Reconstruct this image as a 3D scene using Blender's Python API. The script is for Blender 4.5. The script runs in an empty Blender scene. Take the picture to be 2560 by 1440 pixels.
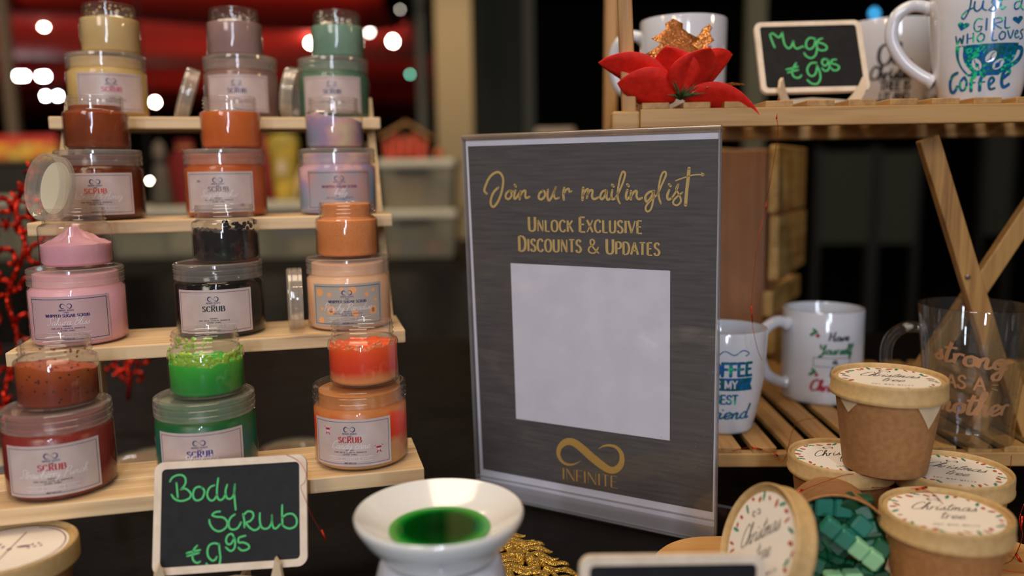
import bpy, bmesh, math, random
from mathutils import Vector, Matrix
PI = math.pi
sc = bpy.context.scene
COL = sc.collection

# ------------------------------------------------------------------ camera
CF, CP, CR, CH = 2046.6, .1378, -.014, .2798      # focal length in px of the 2560 frame, pitch, roll, height over the table
_fw = Vector((0, math.cos(CP), -math.sin(CP))); _up = Vector((0, math.sin(CP), math.cos(CP))); _rt = Vector((1, 0, 0))
RT = math.cos(CR)*_rt + math.sin(CR)*_up
UP = -math.sin(CR)*_rt + math.cos(CR)*_up
FW = _fw
CAM = Vector((0, 0, CH))
cd = bpy.data.cameras.new('camera'); cam = bpy.data.objects.new('camera', cd); COL.objects.link(cam)
cam.matrix_world = Matrix(((RT.x, UP.x, -FW.x, CAM.x), (RT.y, UP.y, -FW.y, CAM.y), (RT.z, UP.z, -FW.z, CAM.z), (0, 0, 0, 1)))
cd.sensor_width = 36; cd.lens = CF/2560*36; cd.clip_start = .02; cd.clip_end = 60
cd.dof.use_dof = True; cd.dof.focus_distance = .595; cd.dof.aperture_fstop = 2.6
sc.camera = cam
sc.view_settings.view_transform = 'Standard'; sc.view_settings.look = 'None'
sc.view_settings.gamma = 1; sc.view_settings.exposure = 0; sc.view_settings.use_curve_mapping = False

def ray(px, py): return (FW + RT*((px-1280)/CF) + UP*((720-py)/CF))
def at_d(px, py, d): return CAM + ray(px, py)*d            # a point at distance d along the optical axis
def at_z(px, py, z): r = ray(px, py); return CAM + r*((z-CH)/r.z)
def at_y(px, py, y): r = ray(px, py); return CAM + r*(y/r.y)

# ------------------------------------------------------------------ world and lights
w = bpy.data.worlds.new('world'); sc.world = w; w.use_nodes = True
w.node_tree.nodes['Background'].inputs[0].default_value = (1, .86, .72, 1)
w.node_tree.nodes['Background'].inputs[1].default_value = .035

def area(name, loc, target, size, energy, color, size_y=None):
    l = bpy.data.lights.new(name, 'AREA'); l.energy = energy; l.color = color; l.size = size
    if size_y: l.shape = 'RECTANGLE'; l.size_y = size_y
    o = bpy.data.objects.new(name, l); COL.objects.link(o); o.location = loc
    o.rotation_euler = (Vector(target)-Vector(loc)).to_track_quat('-Z', 'Y').to_euler(); return o
def bulb(name, loc, energy, color, r=.03):
    l = bpy.data.lights.new(name, 'POINT'); l.energy = energy; l.color = color; l.shadow_soft_size = r
    o = bpy.data.objects.new(name, l); COL.objects.link(o); o.location = loc; return o
def spot(name, loc, target, energy, color, ang=.8, r=.05, blend=.6):
    l = bpy.data.lights.new(name, 'SPOT'); l.energy = energy; l.color = color; l.spot_size = ang; l.spot_blend = blend; l.shadow_soft_size = r
    o = bpy.data.objects.new(name, l); COL.objects.link(o); o.location = loc
    o.rotation_euler = (Vector(target)-Vector(loc)).to_track_quat('-Z', 'Y').to_euler(); return o
WARM = (1, .66, .36); COOL = (.78, .86, 1)
area('hall_ceiling_light', (-.35, .65, 1.9), (-.15, .7, 0), .9, 12.5, (1, .78, .55))
area('strip_light_behind_viewer', (.25, -1.9, 1.15), (0, .7, .2), .14, 13, COOL, 1.2)
area('small_panel_light', (-.02, -1.6, .40), (-.2, .8, .33), .07, 3.8, (.74, .84, 1), .30)
bulb('pendant_bulb_far_right', (1.7, .35, 1.15), 6, WARM, .03)
area('wide_light_behind_viewer', (-.9, -1.3, 1.4), (-.2, .7, .1), .6, 7.5, (1, .90, .82))
for k, p in enumerate(((-.75, -.35, 1.25), (-1.3, .3, 1.3), (-.5, -.9, 1.9), (.15, -.5, 1.6))): bulb('pendant_bulb', p, (3.4, 2.2, 3.0, 1.6)[k], WARM, .022)
bulb('pendant_bulb_right', (.35, .1, 1.5), 2.6, WARM, .03)
sc.view_settings.exposure = .75

# ------------------------------------------------------------------ material helpers
def lin(c): return c/12.92 if c <= .04045 else ((c+.055)/1.055)**2.4
def rgb(r, g, b): return (lin(r/255), lin(g/255), lin(b/255), 1)
class NT:
    def __init__(s, name):
        s.m = bpy.data.materials.new(name); s.m.use_nodes = True; s.t = s.m.node_tree; s.n = s.t.nodes
        s.b = s.n['Principled BSDF']; s.out = s.n['Material Output']
    def add(s, typ, **kw):
        x = s.n.new(typ)
        for k, v in kw.items():
            if k in x.inputs: x.inputs[k].default_value = v
            else: setattr(x, k, v)
        return x
    def link(s, a, b): s.t.links.new(a, b)
    def coords(s, scale=(1, 1, 1), rot=(0, 0, 0)):
        tc = s.add('ShaderNodeTexCoord'); mp = s.add('ShaderNodeMapping'); mp.inputs['Scale'].default_value = scale
        mp.inputs['Rotation'].default_value = rot; s.link(tc.outputs['Object'], mp.inputs['Vector']); return mp.outputs[0]
    def ramp(s, fac, stops):
        r = s.add('ShaderNodeValToRGB'); e = r.color_ramp.elements
        while len(e) < len(stops): e.new(.5)
        for i, (p, c) in enumerate(stops): e[i].position = p; e[i].color = c
        s.link(fac, r.inputs[0]); return r.outputs[0]
    def bump(s, h, strength=.2, dist=.001):
        b = s.add('ShaderNodeBump'); b.inputs['Strength'].default_value = strength; b.inputs['Distance'].default_value = dist
        s.link(h, b.inputs['Height']); s.link(b.outputs[0], s.b.inputs['Normal'])
def plain(name, c, rough=.5, metal=0, spec=.5, sss=0, coat=0, emis=0):
    n = NT(name); n.b.inputs['Base Color'].default_value = c; n.b.inputs['Roughness'].default_value = rough
    n.b.inputs['Metallic'].default_value = metal; n.b.inputs['Specular IOR Level'].default_value = spec
    if sss: n.b.inputs['Subsurface Weight'].default_value = sss; n.b.inputs['Subsurface Radius'].default_value = (.006, .004, .003); n.b.inputs['Subsurface Scale'].default_value = 1
    if coat: n.b.inputs['Coat Weight'].default_value = coat; n.b.inputs['Coat Roughness'].default_value = .05
    if emis: n.b.inputs['Emission Color'].default_value = c; n.b.inputs['Emission Strength'].default_value = emis
    return n.m
def noisy(name, c1, c2, scale=40, rough=.5, stretch=(1, 1, 1), bump=.1, bdist=.0005, detail=4, spec=.5, lo=.35, hi=.65, sss=0, coat=0):
    n = NT(name); v = n.coords(stretch)
    t = n.add('ShaderNodeTexNoise', Scale=scale, Detail=detail); n.link(v, t.inputs['Vector'])
    n.link(n.ramp(t.outputs['Fac'], [(lo, c1), (hi, c2)]), n.b.inputs['Base Color'])
    n.b.inputs['Roughness'].default_value = rough; n.b.inputs['Specular IOR Level'].default_value = spec
    if bump: n.bump(t.outputs['Fac'], bump, bdist)
    if sss: n.b.inputs['Subsurface Weight'].default_value = sss; n.b.inputs['Subsurface Radius'].default_value = (.006, .004, .003); n.b.inputs['Subsurface Scale'].default_value = 1
    if coat: n.b.inputs['Coat Weight'].default_value = coat; n.b.inputs['Coat Roughness'].default_value = .05
    return n.m
def woodm(name, c1, c2, axis=0, scale=1., rough=.55, knots=True):
    n = NT(name); st = [60*scale]*3; st[axis] = 3.5*scale
    v = n.coords(tuple(st)); t = n.add('ShaderNodeTexNoise', Scale=1.6, Detail=6, Distortion=.6); n.link(v, t.inputs['Vector'])
    st2 = [420*scale]*3; st2[axis] = 14*scale
    v2 = n.coords(tuple(st2)); t2 = n.add('ShaderNodeTexNoise', Scale=1., Detail=3); n.link(v2, t2.inputs['Vector'])
    mx = n.add('ShaderNodeMath', operation='MULTIPLY_ADD'); n.link(t2.outputs['Fac'], mx.inputs[0]); mx.inputs[1].default_value = .35; n.link(t.outputs['Fac'], mx.inputs[2])
    dk = tuple(x*.55 for x in c2[:3])+(1,)
    n.link(n.ramp(mx.outputs[0], [(.40, dk), (.52, c2), (.78, c1)] if knots else [(.45, c2), (.75, c1)]), n.b.inputs['Base Color'])
    n.b.inputs['Roughness'].default_value = rough; n.bump(t2.outputs['Fac'], .25, .0003); return n.m
def clearm(name, tint=(1, 1, 1, 1), refl=1.0, rough=.03, haze=0., hazecol=(.8, .8, .8, 1), ior=1.45):
    """thin clear plastic or glass: see-through with a fresnel sheen, optionally a milky share"""
    n = NT(name); n.n.remove(n.b)
    tr = n.add('ShaderNodeBsdfTransparent'); tr.inputs[0].default_value = tint
    gl = n.add('ShaderNodeBsdfGlossy'); gl.inputs['Roughness'].default_value = rough
    lw_ = n.add('ShaderNodeLayerWeight'); lw_.inputs[0].default_value = .5        # facing ratio: the same from inside and outside
    pw = n.add('ShaderNodeMath', operation='POWER'); n.link(lw_.outputs['Facing'], pw.inputs[0]); pw.inputs[1].default_value = 4.5
    ml = n.add('ShaderNodeMath', operation='MULTIPLY_ADD'); n.link(pw.outputs[0], ml.inputs[0]); ml.inputs[1].default_value = .45*min(refl, 2.); ml.inputs[2].default_value = .022*refl; ml.use_clamp = True
    base = tr.outputs[0]
    if haze:
        df = n.add('ShaderNodeBsdfDiffuse'); df.inputs[0].default_value = hazecol
        tl = n.add('ShaderNodeBsdfTranslucent'); tl.inputs[0].default_value = hazecol
        a = n.add('ShaderNodeMixShader'); a.inputs[0].default_value = .35; n.link(df.outputs[0], a.inputs[1]); n.link(tl.outputs[0], a.inputs[2])
        b = n.add('ShaderNodeMixShader'); b.inputs[0].default_value = haze; n.link(tr.outputs[0], b.inputs[1]); n.link(a.outputs[0], b.inputs[2]); base = b.outputs[0]
    m = n.add('ShaderNodeMixShader'); n.link(ml.outputs[0], m.inputs[0]); n.link(base, m.inputs[1]); n.link(gl.outputs[0], m.inputs[2])
    n.link(m.outputs[0], n.out.inputs[0]); return n.m
def glitterm(name, c1, c2, scale=900, rough=.25, metal=1., tilt=1.0):
    n = NT(name); v = n.coords((1, 1, 1)); vo = n.add('ShaderNodeTexVoronoi', Scale=scale); n.link(v, vo.inputs['Vector'])
    sp = n.add('ShaderNodeSeparateColor'); n.link(vo.outputs['Color'], sp.inputs[0])
    n.link(n.ramp(sp.outputs[0], [(.2, c1), (.9, c2)]), n.b.inputs['Base Color'])
    geo = n.add('ShaderNodeNewGeometry'); sub = n.add('ShaderNodeVectorMath', operation='SUBTRACT'); n.link(vo.outputs['Color'], sub.inputs[0]); sub.inputs[1].default_value = (.5, .5, .5)
    ml = n.add('ShaderNodeVectorMath', operation='SCALE'); n.link(sub.outputs[0], ml.inputs[0]); ml.inputs['Scale'].default_value = tilt
    ad = n.add('ShaderNodeVectorMath', operation='ADD'); n.link(ml.outputs[0], ad.inputs[0]); n.link(geo.outputs['Normal'], ad.inputs[1])
    no = n.add('ShaderNodeVectorMath', operation='NORMALIZE'); n.link(ad.outputs[0], no.inputs[0]); n.link(no.outputs[0], n.b.inputs['Normal'])
    n.b.inputs['Metallic'].default_value = metal; n.b.inputs['Roughness'].default_value = rough; return n.m

# ------------------------------------------------------------------ mesh helpers
class MB:
    """collects shapes into one mesh"""
    def __init__(s): s.v = []; s.f = []; s.mi = []; s.cur = 0
    def add(s, vs, fs, M=None):
        o = len(s.v); s.v += [tuple(M @ Vector(p)) if M else tuple(p) for p in vs]
        s.f += [tuple(i+o for i in f) for f in fs]; s.mi += [s.cur]*len(fs); return s
    def box(s, x0, x1, y0, y1, z0, z1, bev=0, M=None, seg=2):
        bm = bmesh.new(); bmesh.ops.create_cube(bm, size=1)
        for q in bm.verts: q.co = Vector(((x0+x1)/2+q.co.x*(x1-x0), (y0+y1)/2+q.co.y*(y1-y0), (z0+z1)/2+q.co.z*(z1-z0)))
        if bev: bmesh.ops.bevel(bm, geom=list(bm.edges), offset=bev, segments=seg, profile=.5, affect='EDGES')
        bm.verts.index_update(); s.add([q.co.copy() for q in bm.verts], [[q.index for q in f.verts] for f in bm.faces], M); bm.free(); return s
    def lathe(s, prof, seg=48, M=None):
        vs = []; fs = []; n = len(prof)
        for r, z in prof:
            for k in range(seg): a = 2*PI*k/seg; vs.append((r*math.cos(a), r*math.sin(a), z))
        for i in range(n-1):
            for k in range(seg):
                k2 = (k+1) % seg; fs.append((i*seg+k, i*seg+k2, (i+1)*seg+k2, (i+1)*seg+k))
        return s.add(vs, fs, M)
    def tube(s, pts, r, seg=8, M=None, cap=True, flat=1.):
        pts = [Vector(p) for p in pts]; n = len(pts); rs = r if isinstance(r, (list, tuple)) else [r]*n
        vs = []; fs = []; prev = None
        for i, p in enumerate(pts):
            t = (pts[min(i+1, n-1)]-pts[max(i-1, 0)]); t = t.normalized() if t.length > 1e-9 else Vector((0, 0, 1))
            if prev is None: a = t.cross(Vector((0, 0, 1))); a = a if a.length > .1 else t.cross(Vector((1, 0, 0)))
            else: a = prev - t*prev.dot(t)
            a.normalize(); prev = a; b = t.cross(a)
            for k in range(seg): g = 2*PI*k/seg; vs.append(p+a*math.cos(g)*rs[i]+b*math.sin(g)*rs[i]*flat)
        for i in range(n-1):
            for k in range(seg): k2 = (k+1) % seg; fs.append((i*seg+k, i*seg+k2, (i+1)*seg+k2, (i+1)*seg+k))
        if cap: fs.append(tuple(range(seg))[::-1]); fs.append(tuple((n-1)*seg+k for k in range(seg)))
        return s.add(vs, fs, M)
    def extrude(s, poly, t, M=None, bev=0):
        """flat polygon in xz, thickness t along +y"""
        bm = bmesh.new(); vs = [bm.verts.new((p[0], 0, p[1])) for p in poly]; f = bm.faces.new(vs)
        r = bmesh.ops.extrude_face_region(bm, geom=[f]); bmesh.ops.translate(bm, verts=[e for e in r['geom'] if isinstance(e, bmesh.types.BMVert)], vec=(0, t, 0))
        bmesh.ops.recalc_face_normals(bm, faces=list(bm.faces))
        if bev: bmesh.ops.bevel(bm, geom=[e for e in bm.edges if abs(e.verts[0].co.y-e.verts[1].co.y) < 1e-9], offset=bev, segments=1, affect='EDGES')
        bmesh.ops.triangulate(bm, faces=[f for f in bm.faces if len(f.verts) > 4]); bm.verts.index_update()
        s.add([q.co.copy() for q in bm.verts], [[q.index for q in f.verts] for f in bm.faces], M); bm.free(); return s
    def build(s, name, mat, parent=None, smooth=None):
        me = bpy.data.meshes.new(name); me.from_pydata(s.v, [], s.f)
        for m in (mat if isinstance(mat, (list, tuple)) else [mat]): me.materials.append(m)
        if max(s.mi, default=0): me.polygons.foreach_set('material_index', s.mi)
        me.update()
        bm = bmesh.new(); bm.from_mesh(me); bmesh.ops.recalc_face_normals(bm, faces=list(bm.faces)); bm.to_mesh(me); bm.free()
        if smooth is not None:
            me.polygons.foreach_set('use_smooth', [True]*len(me.polygons))
            if smooth < 3: me.set_sharp_from_angle(angle=smooth)
        o = bpy.data.objects.new(name, me); COL.objects.link(o)
        if parent: o.parent = parent
        return o
def empty(name, loc=(0, 0, 0), rz=0, M=None):
    o = bpy.data.objects.new(name, None); COL.objects.link(o); o.empty_display_size = .02
    if M is not None: o.matrix_world = M
    else: o.location = loc; o.rotation_euler = (0, 0, rz)
    return o
def tag(o, label=None, cat=None, group=None, kind=None):
    for k, v in (('label', label), ('category', cat), ('group', group), ('kind', kind)):
        if v: o[k] = v
    return o
def copy_tree(o, parent=None):
    c = o.copy(); COL.objects.link(c); c.parent = parent
    for ch in [q for q in bpy.data.objects if q.parent == o]: copy_tree(ch, c)
    return c
def frame(o, x, y, z):
    return Matrix(((x[0], y[0], z[0], o[0]), (x[1], y[1], z[1], o[1]), (x[2], y[2], z[2], o[2]), (0, 0, 0, 1)))
def crom(pts, n=6):
    if len(pts) < 3: return [tuple(p) for p in pts]
    P = [pts[0]]+list(pts)+[pts[-1]]; out = []; D = len(pts[0])
    for i in range(1, len(P)-2):
        for k in range(n):
            t = k/n; out.append(tuple(.5*((2*P[i][j])+(-P[i-1][j]+P[i+1][j])*t+(2*P[i-1][j]-5*P[i][j]+4*P[i+1][j]-P[i+2][j])*t*t+(-P[i-1][j]+3*P[i][j]-3*P[i+1][j]+P[i+2][j])*t**3) for j in range(D)))
    out.append(tuple(pts[-1])); return out

# ------------------------------------------------------------------ lettering: pen strokes laid down as thin ink on a surface
CAPS = {
'A': '.70|l.0,0 .35,1|l.35,1 .7,0|l.12,.33 .58,.33', 'B': '.64|l.08,0 .08,1|c.08,1 .4,1 .54,.86 .5,.62 .34,.53 .08,.53|c.34,.53 .56,.47 .62,.24 .48,.03 .3,0 .08,0',
'C': '.70|c.64,.8 .52,.97 .36,1 .14,.86 .05,.5 .14,.14 .36,0 .54,.04 .65,.2', 'D': '.70|l.08,0 .08,1|c.08,1 .34,1 .56,.86 .65,.5 .56,.14 .34,0 .08,0',
'E': '.56|l.08,0 .08,1|l.08,1 .52,1|l.08,.52 .44,.52|l.08,0 .54,0', 'F': '.52|l.08,0 .08,1|l.08,1 .52,1|l.08,.52 .44,.52',
'G': '.74|c.64,.8 .52,.97 .36,1 .14,.86 .05,.5 .14,.14 .36,0 .54,.04 .64,.2|l.64,0 .64,.42|l.4,.42 .7,.42', 'H': '.70|l.08,0 .08,1|l.62,0 .62,1|l.08,.52 .62,.52',
'I': '.24|l.12,0 .12,1', 'K': '.66|l.08,0 .08,1|l.6,1 .1,.45|l.24,.58 .64,0', 'L': '.54|l.08,0 .08,1|l.08,0 .52,0', 'M': '.84|l.08,0 .08,1|l.08,1 .42,.1|l.42,.1 .76,1|l.76,1 .76,0',
'N': '.72|t.08,0 .08,1|l.08,1 .64,0|t.64,0 .64,1', 'O': '.76|c.38,1 .14,.88 .05,.5 .14,.12 .38,0 .62,.12 .71,.5 .62,.88 .38,1', 'P': '.60|l.08,0 .08,1|c.08,1 .4,1 .56,.84 .54,.6 .38,.47 .08,.47',
'R': '.66|l.08,0 .08,1|c.08,1 .4,1 .55,.86 .52,.64 .36,.52 .08,.52|l.32,.52 .62,0', 'S': '.56|c.5,.82 .38,.98 .2,.97 .07,.8 .14,.6 .36,.48 .51,.28 .44,.07 .26,0 .1,.05 .03,.2',
'T': '.60|l.3,0 .3,1|l.02,1 .58,1', 'U': '.70|l.08,1 .08,.3|c.08,.3 .13,.08 .34,0 .55,.08 .62,.3|l.62,.3 .62,1', 'V': '.68|l.0,1 .34,0|t.34,0 .68,1', 'W': '.94|l.0,1 .24,0|l.24,0 .47,.9|l.47,.9 .7,0|l.7,0 .94,1',
'X': '.64|l.02,1 .62,0|t.02,0 .62,1', 'Y': '.64|l.02,1 .32,.5|t.32,.5 .62,1|l.32,0 .32,.5', '&': '.74|c.72,.4 .5,.05 .25,0 .06,.15 .1,.4 .38,.62 .46,.82 .34,1 .2,.92 .2,.7 .45,.3 .74,0',
' ': '.34', 'J': '.5|l.4,1 .4,.25|c.4,.25 .34,.03 .16,0 .04,.16', 'Z': '.6|l.04,1 .56,1|l.56,1 .04,0|l.04,0 .58,0', "'": '.2|l.1,.8 .12,1', ',': '.2|l.1,.05 .06,-.12', '.': '.2|l.1,0 .1,.06'}
LOW = {
'a': '.55|c.42,.42 .25,.45 .08,.3 .05,.1 .18,0 .32,.1 .42,.4|c.42,.42 .4,.1 .48,0 .6,.1', 'b': '.5|c.02,.15 .25,.7 .28,1 .18,.95 .12,.5 .1,.05 .25,0 .4,.15 .38,.38 .25,.42 .14,.3',
'c': '.45|c.4,.38 .28,.45 .1,.32 .08,.1 .22,0 .47,.1', 'd': '.58|c.4,.38 .25,.45 .08,.3 .05,.1 .18,0 .32,.1 .42,.4|c.5,1 .44,.6 .4,.15 .48,0 .62,.1', 'e': '.42|c.0,.08 .3,.25 .34,.38 .25,.45 .1,.35 .07,.12 .2,0 .44,.12',
'f': '.35|c.0,.1 .28,.7 .36,.95 .26,.9 .16,.4 .08,-.3 .14,-.42 .18,-.1 .37,.1', 'g': '.52|c.42,.4 .25,.45 .08,.3 .08,.1 .2,.03 .34,.15 .42,.42|c.42,.42 .38,0 .3,-.4 .12,-.42 .1,-.25 .35,-.02 .55,.1',
'h': '.5|c.0,.12 .26,.75 .27,1 .17,.9 .12,.4 .08,0|c.09,.15 .22,.4 .34,.42 .34,.2 .38,0 .52,.1', 'i': '.28|c.1,.42 .07,.1 .14,0 .3,.12|l.14,.58 .16,.64', 'k': '.5|c.02,.15 .25,.75 .24,1 .14,.9 .08,0|c.35,.42 .12,.22 .28,.18 .4,0 .52,.1',
'l': '.26|c.0,.12 .22,.7 .24,1 .14,.95 .08,.4 .12,0 .28,.1', 'm': '.64|c.05,.4 .07,.2 .04,0|c.05,.2 .18,.42 .26,.38 .24,0|c.25,.2 .38,.42 .47,.38 .45,.1 .52,0 .66,.1', 'n': '.48|c.05,.4 .07,.2 .04,0|c.05,.2 .2,.42 .3,.38 .29,.1 .36,0 .5,.1',
'o': '.42|c.25,.43 .08,.33 .06,.1 .2,0 .36,.12 .34,.36 .22,.43 .44,.36', 'p': '.46|c.08,.42 .06,0 .02,-.42|c.06,.2 .2,.44 .36,.36 .34,.1 .2,0 .07,.06|l.3,.03 .48,.1', 'r': '.34|c.05,.42 .08,.2 .05,0|c.07,.22 .18,.42 .36,.4',
's': '.34|c.0,.06 .2,.32 .22,.46 .24,.28 .3,.12 .2,0 .04,.04|l.2,0 .36,.1', 't': '.32|c.22,.85 .14,.4 .12,.05 .2,0 .34,.1|l.0,.58 .42,.66', 'u': '.5|c.05,.42 .04,.1 .14,0 .3,.15 .36,.42|c.36,.42 .34,.1 .4,0 .52,.1',
'v': '.45|c.05,.42 .1,.1 .16,0 .3,.2 .36,.42 .46,.38', 'w': '.6|c.05,.42 .06,.05 .15,0 .26,.35|c.26,.35 .28,.02 .38,0 .5,.25 .52,.42 .62,.38', 'y': '.5|c.05,.42 .04,.15 .14,.05 .28,.15 .36,.42|c.36,.42 .32,0 .2,-.4 .08,-.38 .12,-.2 .4,.0 .52,.1',
'S': '.6|c.62,.85 .45,1.05 .22,.85 .36,.55 .4,.2 .18,-.02 -.05,.1', 'P': '.62|c.24,.95 .17,.4 .1,-.1|c.0,.7 .2,1.02 .55,1 .6,.7 .35,.45 .16,.45', 'B': '.62|c.2,.95 .15,.4 .1,0|c.0,.8 .2,1.02 .52,.95 .45,.6 .18,.52|c.18,.52 .5,.5 .55,.2 .3,0 .08,.03',
'T': '.6|l.0,.86 .75,1.02|c.36,.94 .28,.4 .14,0', 'C': '.62|c.6,.85 .45,1.02 .15,.75 .05,.25 .25,0 .62,.15', 'O': '.7|c.4,1 .1,.8 .05,.3 .25,0 .55,.15 .65,.6 .45,.98 .3,.95', 'H': '.7|c.15,.95 .12,.5 .05,0|c.6,1 .5,.5 .5,0 .7,.1|l.05,.45 .6,.55', 'J': '.5|c.0,.75 .3,1 .45,.9 .35,.2 .15,-.3 .0,-.25',
'Y': '.6|c.05,.95 .1,.6 .3,.55 .5,.95|c.5,.95 .4,.3 .2,-.3 .0,-.25 .6,.1', ' ': '.3', '&': '.6|c.6,.4 .4,.05 .15,0 .05,.2 .35,.6 .38,.85 .25,.9 .2,.65 .55,.05'}
_gc = {}
def glyph(font, ch):
    k = (id(font), ch)
    if k not in _gc:
        g = font.get(ch) or font.get(ch.upper()) or '.3'; a = g.split('|')
        _gc[k] = (float(a[0]), [(q[0], [tuple(float(t) for t in p.split(',')) for p in q[1:].split(' ')]) for q in a[1:]])
    return _gc[k]
class Ink:
    def __init__(s): s.v = []; s.f = []
    def ribbon(s, pts, ws):
        n = len(pts)
        if n < 2: return
        o = len(s.v)
        for i, p in enumerate(pts):
            a = pts[max(i-1, 0)]; b = pts[min(i+1, n-1)]; dx, dy = b[0]-a[0], b[1]-a[1]; L = math.hypot(dx, dy) or 1
            w_ = ws[i] if isinstance(ws, (list, tuple)) else ws; nx, ny = -dy/L*w_/2, dx/L*w_/2
            s.v += [(p[0]+nx, p[1]+ny), (p[0]-nx, p[1]-ny)]
        s.f += [(o+2*i, o+2*i+1, o+2*i+3, o+2*i+2) for i in range(n-1)]
    def dot(s, x, y, r, seg=8, ry=None, rot=0):
        o = len(s.v); ry = ry or r
        for k in range(seg):
            a = 2*PI*k/seg; u, v = r*math.cos(a), ry*math.sin(a); s.v.append((x+u*math.cos(rot)-v*math.sin(rot), y+u*math.sin(rot)+v*math.cos(rot)))
        s.f.append(tuple(range(o, o+seg)))
    def stroke(s, pts, wd, smooth=True, n=5, caps=True):
        p = crom(pts, n) if smooth else pts
        s.ribbon(p, wd)
        if caps: s.dot(p[0][0], p[0][1], wd/2); s.dot(p[-1][0], p[-1][1], wd/2)
    def poly(s, pts): o = len(s.v); s.v += [tuple(p) for p in pts]; s.f.append(tuple(range(o, o+len(pts))))
    def rect(s, x0, y0, x1, y1, nx=1):
        for i in range(nx):
            a = x0+(x1-x0)*i/nx; b = x0+(x1-x0)*(i+1)/nx; s.poly([(a, y0), (b, y0), (b, y1), (a, y1)])
    def border(s, x0, y0, x1, y1, t, nx=16):
        s.rect(x0, y0, x1, y0+t, nx); s.rect(x0, y1-t, x1, y1, nx); s.rect(x0, y0+t, x0+t, y1-t); s.rect(x1-t, y0+t, x1, y1-t)
    def width(s, txt, font, h, sx=1, track=0): return sum(glyph(font, c)[0]*h*sx+track for c in txt)-track
    def text(s, txt, x, y, h, font=CAPS, thick=.14, thin=None, sx=1, track=0, slant=0, serif=0, align=0, rise=0, first=1.0, n=4, fade=None):
        """h cap height, thick/thin pen widths in units of h; align 0 centre -1 left; first: size factor of capitals (small caps)"""
        thin = thick if thin is None else thin
        if first != 1.0: W = sum(glyph(font, c)[0]*h*sx*(first if c.isupper() else 1)+track for c in txt)-track
        else: W = s.width(txt, font, h, sx, track)
        cx = x-W/2 if align == 0 else x
        for c in txt:
            hh = h*(first if (first != 1.0 and c.isupper()) else 1); adv, st = glyph(font, c)
            for kind, pts in st:
                pp = crom(pts, n) if kind == 'c' else [tuple(a+(b-a)*k/3 for a, b in zip(pts[0], pts[1])) for k in range(4)]
                q = [(cx+(px*sx+py*slant)*hh, y+py*hh+(cx+px*hh*sx-x)*rise) for px, py in pp]
                ws = []
                for i in range(len(q)):
                    a = q[max(i-1, 0)]; b = q[min(i+1, len(q)-1)]; L = math.hypot(b[0]-a[0], b[1]-a[1]) or 1
                    ws.append(thin*hh if kind == 't' else (thin+(thick-thin)*abs((b[1]-a[1])/L)**1.5)*hh)
                s.ribbon(q, ws)
                if thin > .6*thick: s.dot(q[0][0], q[0][1], ws[0]/2, 6); s.dot(q[-1][0], q[-1][1], ws[-1]/2, 6)
                if serif and kind in 'lt' and abs(pts[0][0]-pts[1][0]) < .45 and len(pts) == 2:
                    for (ax, ay) in (q[0], q[-1]):
                        s.rect(ax-serif*hh, ay-thin*hh*.5, ax+serif*hh, ay+thin*hh*.5)
            cx += adv*hh*sx+track
    def build(s, name, mat, parent, mapf):
        mb = MB(); mb.add([mapf(*p) for p in s.v], s.f); me = bpy.data.meshes.new(name); me.from_pydata(mb.v, [], mb.f); me.materials.append(mat); me.update()
        o = bpy.data.objects.new(name, me); COL.objects.link(o); o.parent = parent; return o
def flat_y(off): return lambda u, v: (u, off, v)
def flat_z(off): return lambda u, v: (u, v, off)
def cyl(R, ang, z0, off=.00015):
    """wrap (u, v) round a cylinder of radius R, centred on azimuth ang"""
    return lambda u, v: ((R+off)*math.cos(ang+u/R), (R+off)*math.sin(ang+u/R), z0+v)
def cone(Rf, ang, z0, off=.0002):
    return lambda u, v: ((Rf(z0+v)+off)*math.cos(ang+u/Rf(z0+v)), (Rf(z0+v)+off)*math.sin(ang+u/Rf(z0+v)), z0+v)
def infinity(ink, cx, cy, s, lw=1.):
    """the tapering infinity swoosh; s = half width"""
    c = [(.25, .18), (.42, .36), (.68, .42), (.93, .22), (1.0, -.1), (.86, -.42), (.6, -.55), (.3, -.4), (0, -.08), (-.3, .27), (-.6, .5), (-.88, .36), (-1., .05), (-.93, -.25), (-.7, -.42), (-.45, -.38), (-.28, -.25)]
    w_ = [.01, .07, .1, .14, .17, .22, .28, .32, .33, .33, .28, .2, .16, .13, .11, .07, .01]
    q = crom([(a, b, c_) for (a, b), c_ in zip(c, w_)], 5)
    ink.ribbon([(cx+a*s, cy+b*s) for a, b, _ in q], [x[2]*s*lw for x in q])

def loops(ink, cx, cy, s):
    """the label version of the swoosh: open loops, hairline crossing"""
    c = [(.12, .12), (.4, .42), (.72, .44), (.98, .1), (.85, -.3), (.55, -.42), (.2, -.15), (-.2, .2), (-.5, .44), (-.8, .4), (-1., .05), (-.88, -.3), (-.6, -.44), (-.3, -.3)]
    w_ = [.03, .08, .12, .18, .2, .14, .05, .05, .12, .2, .22, .18, .12, .03]
    q = crom([(a, b, c_) for (a, b), c_ in zip(c, w_)], 4)
    ink.ribbon([(cx+a*s, cy+b*s) for a, b, _ in q], [x[2]*s for x in q])

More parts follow.
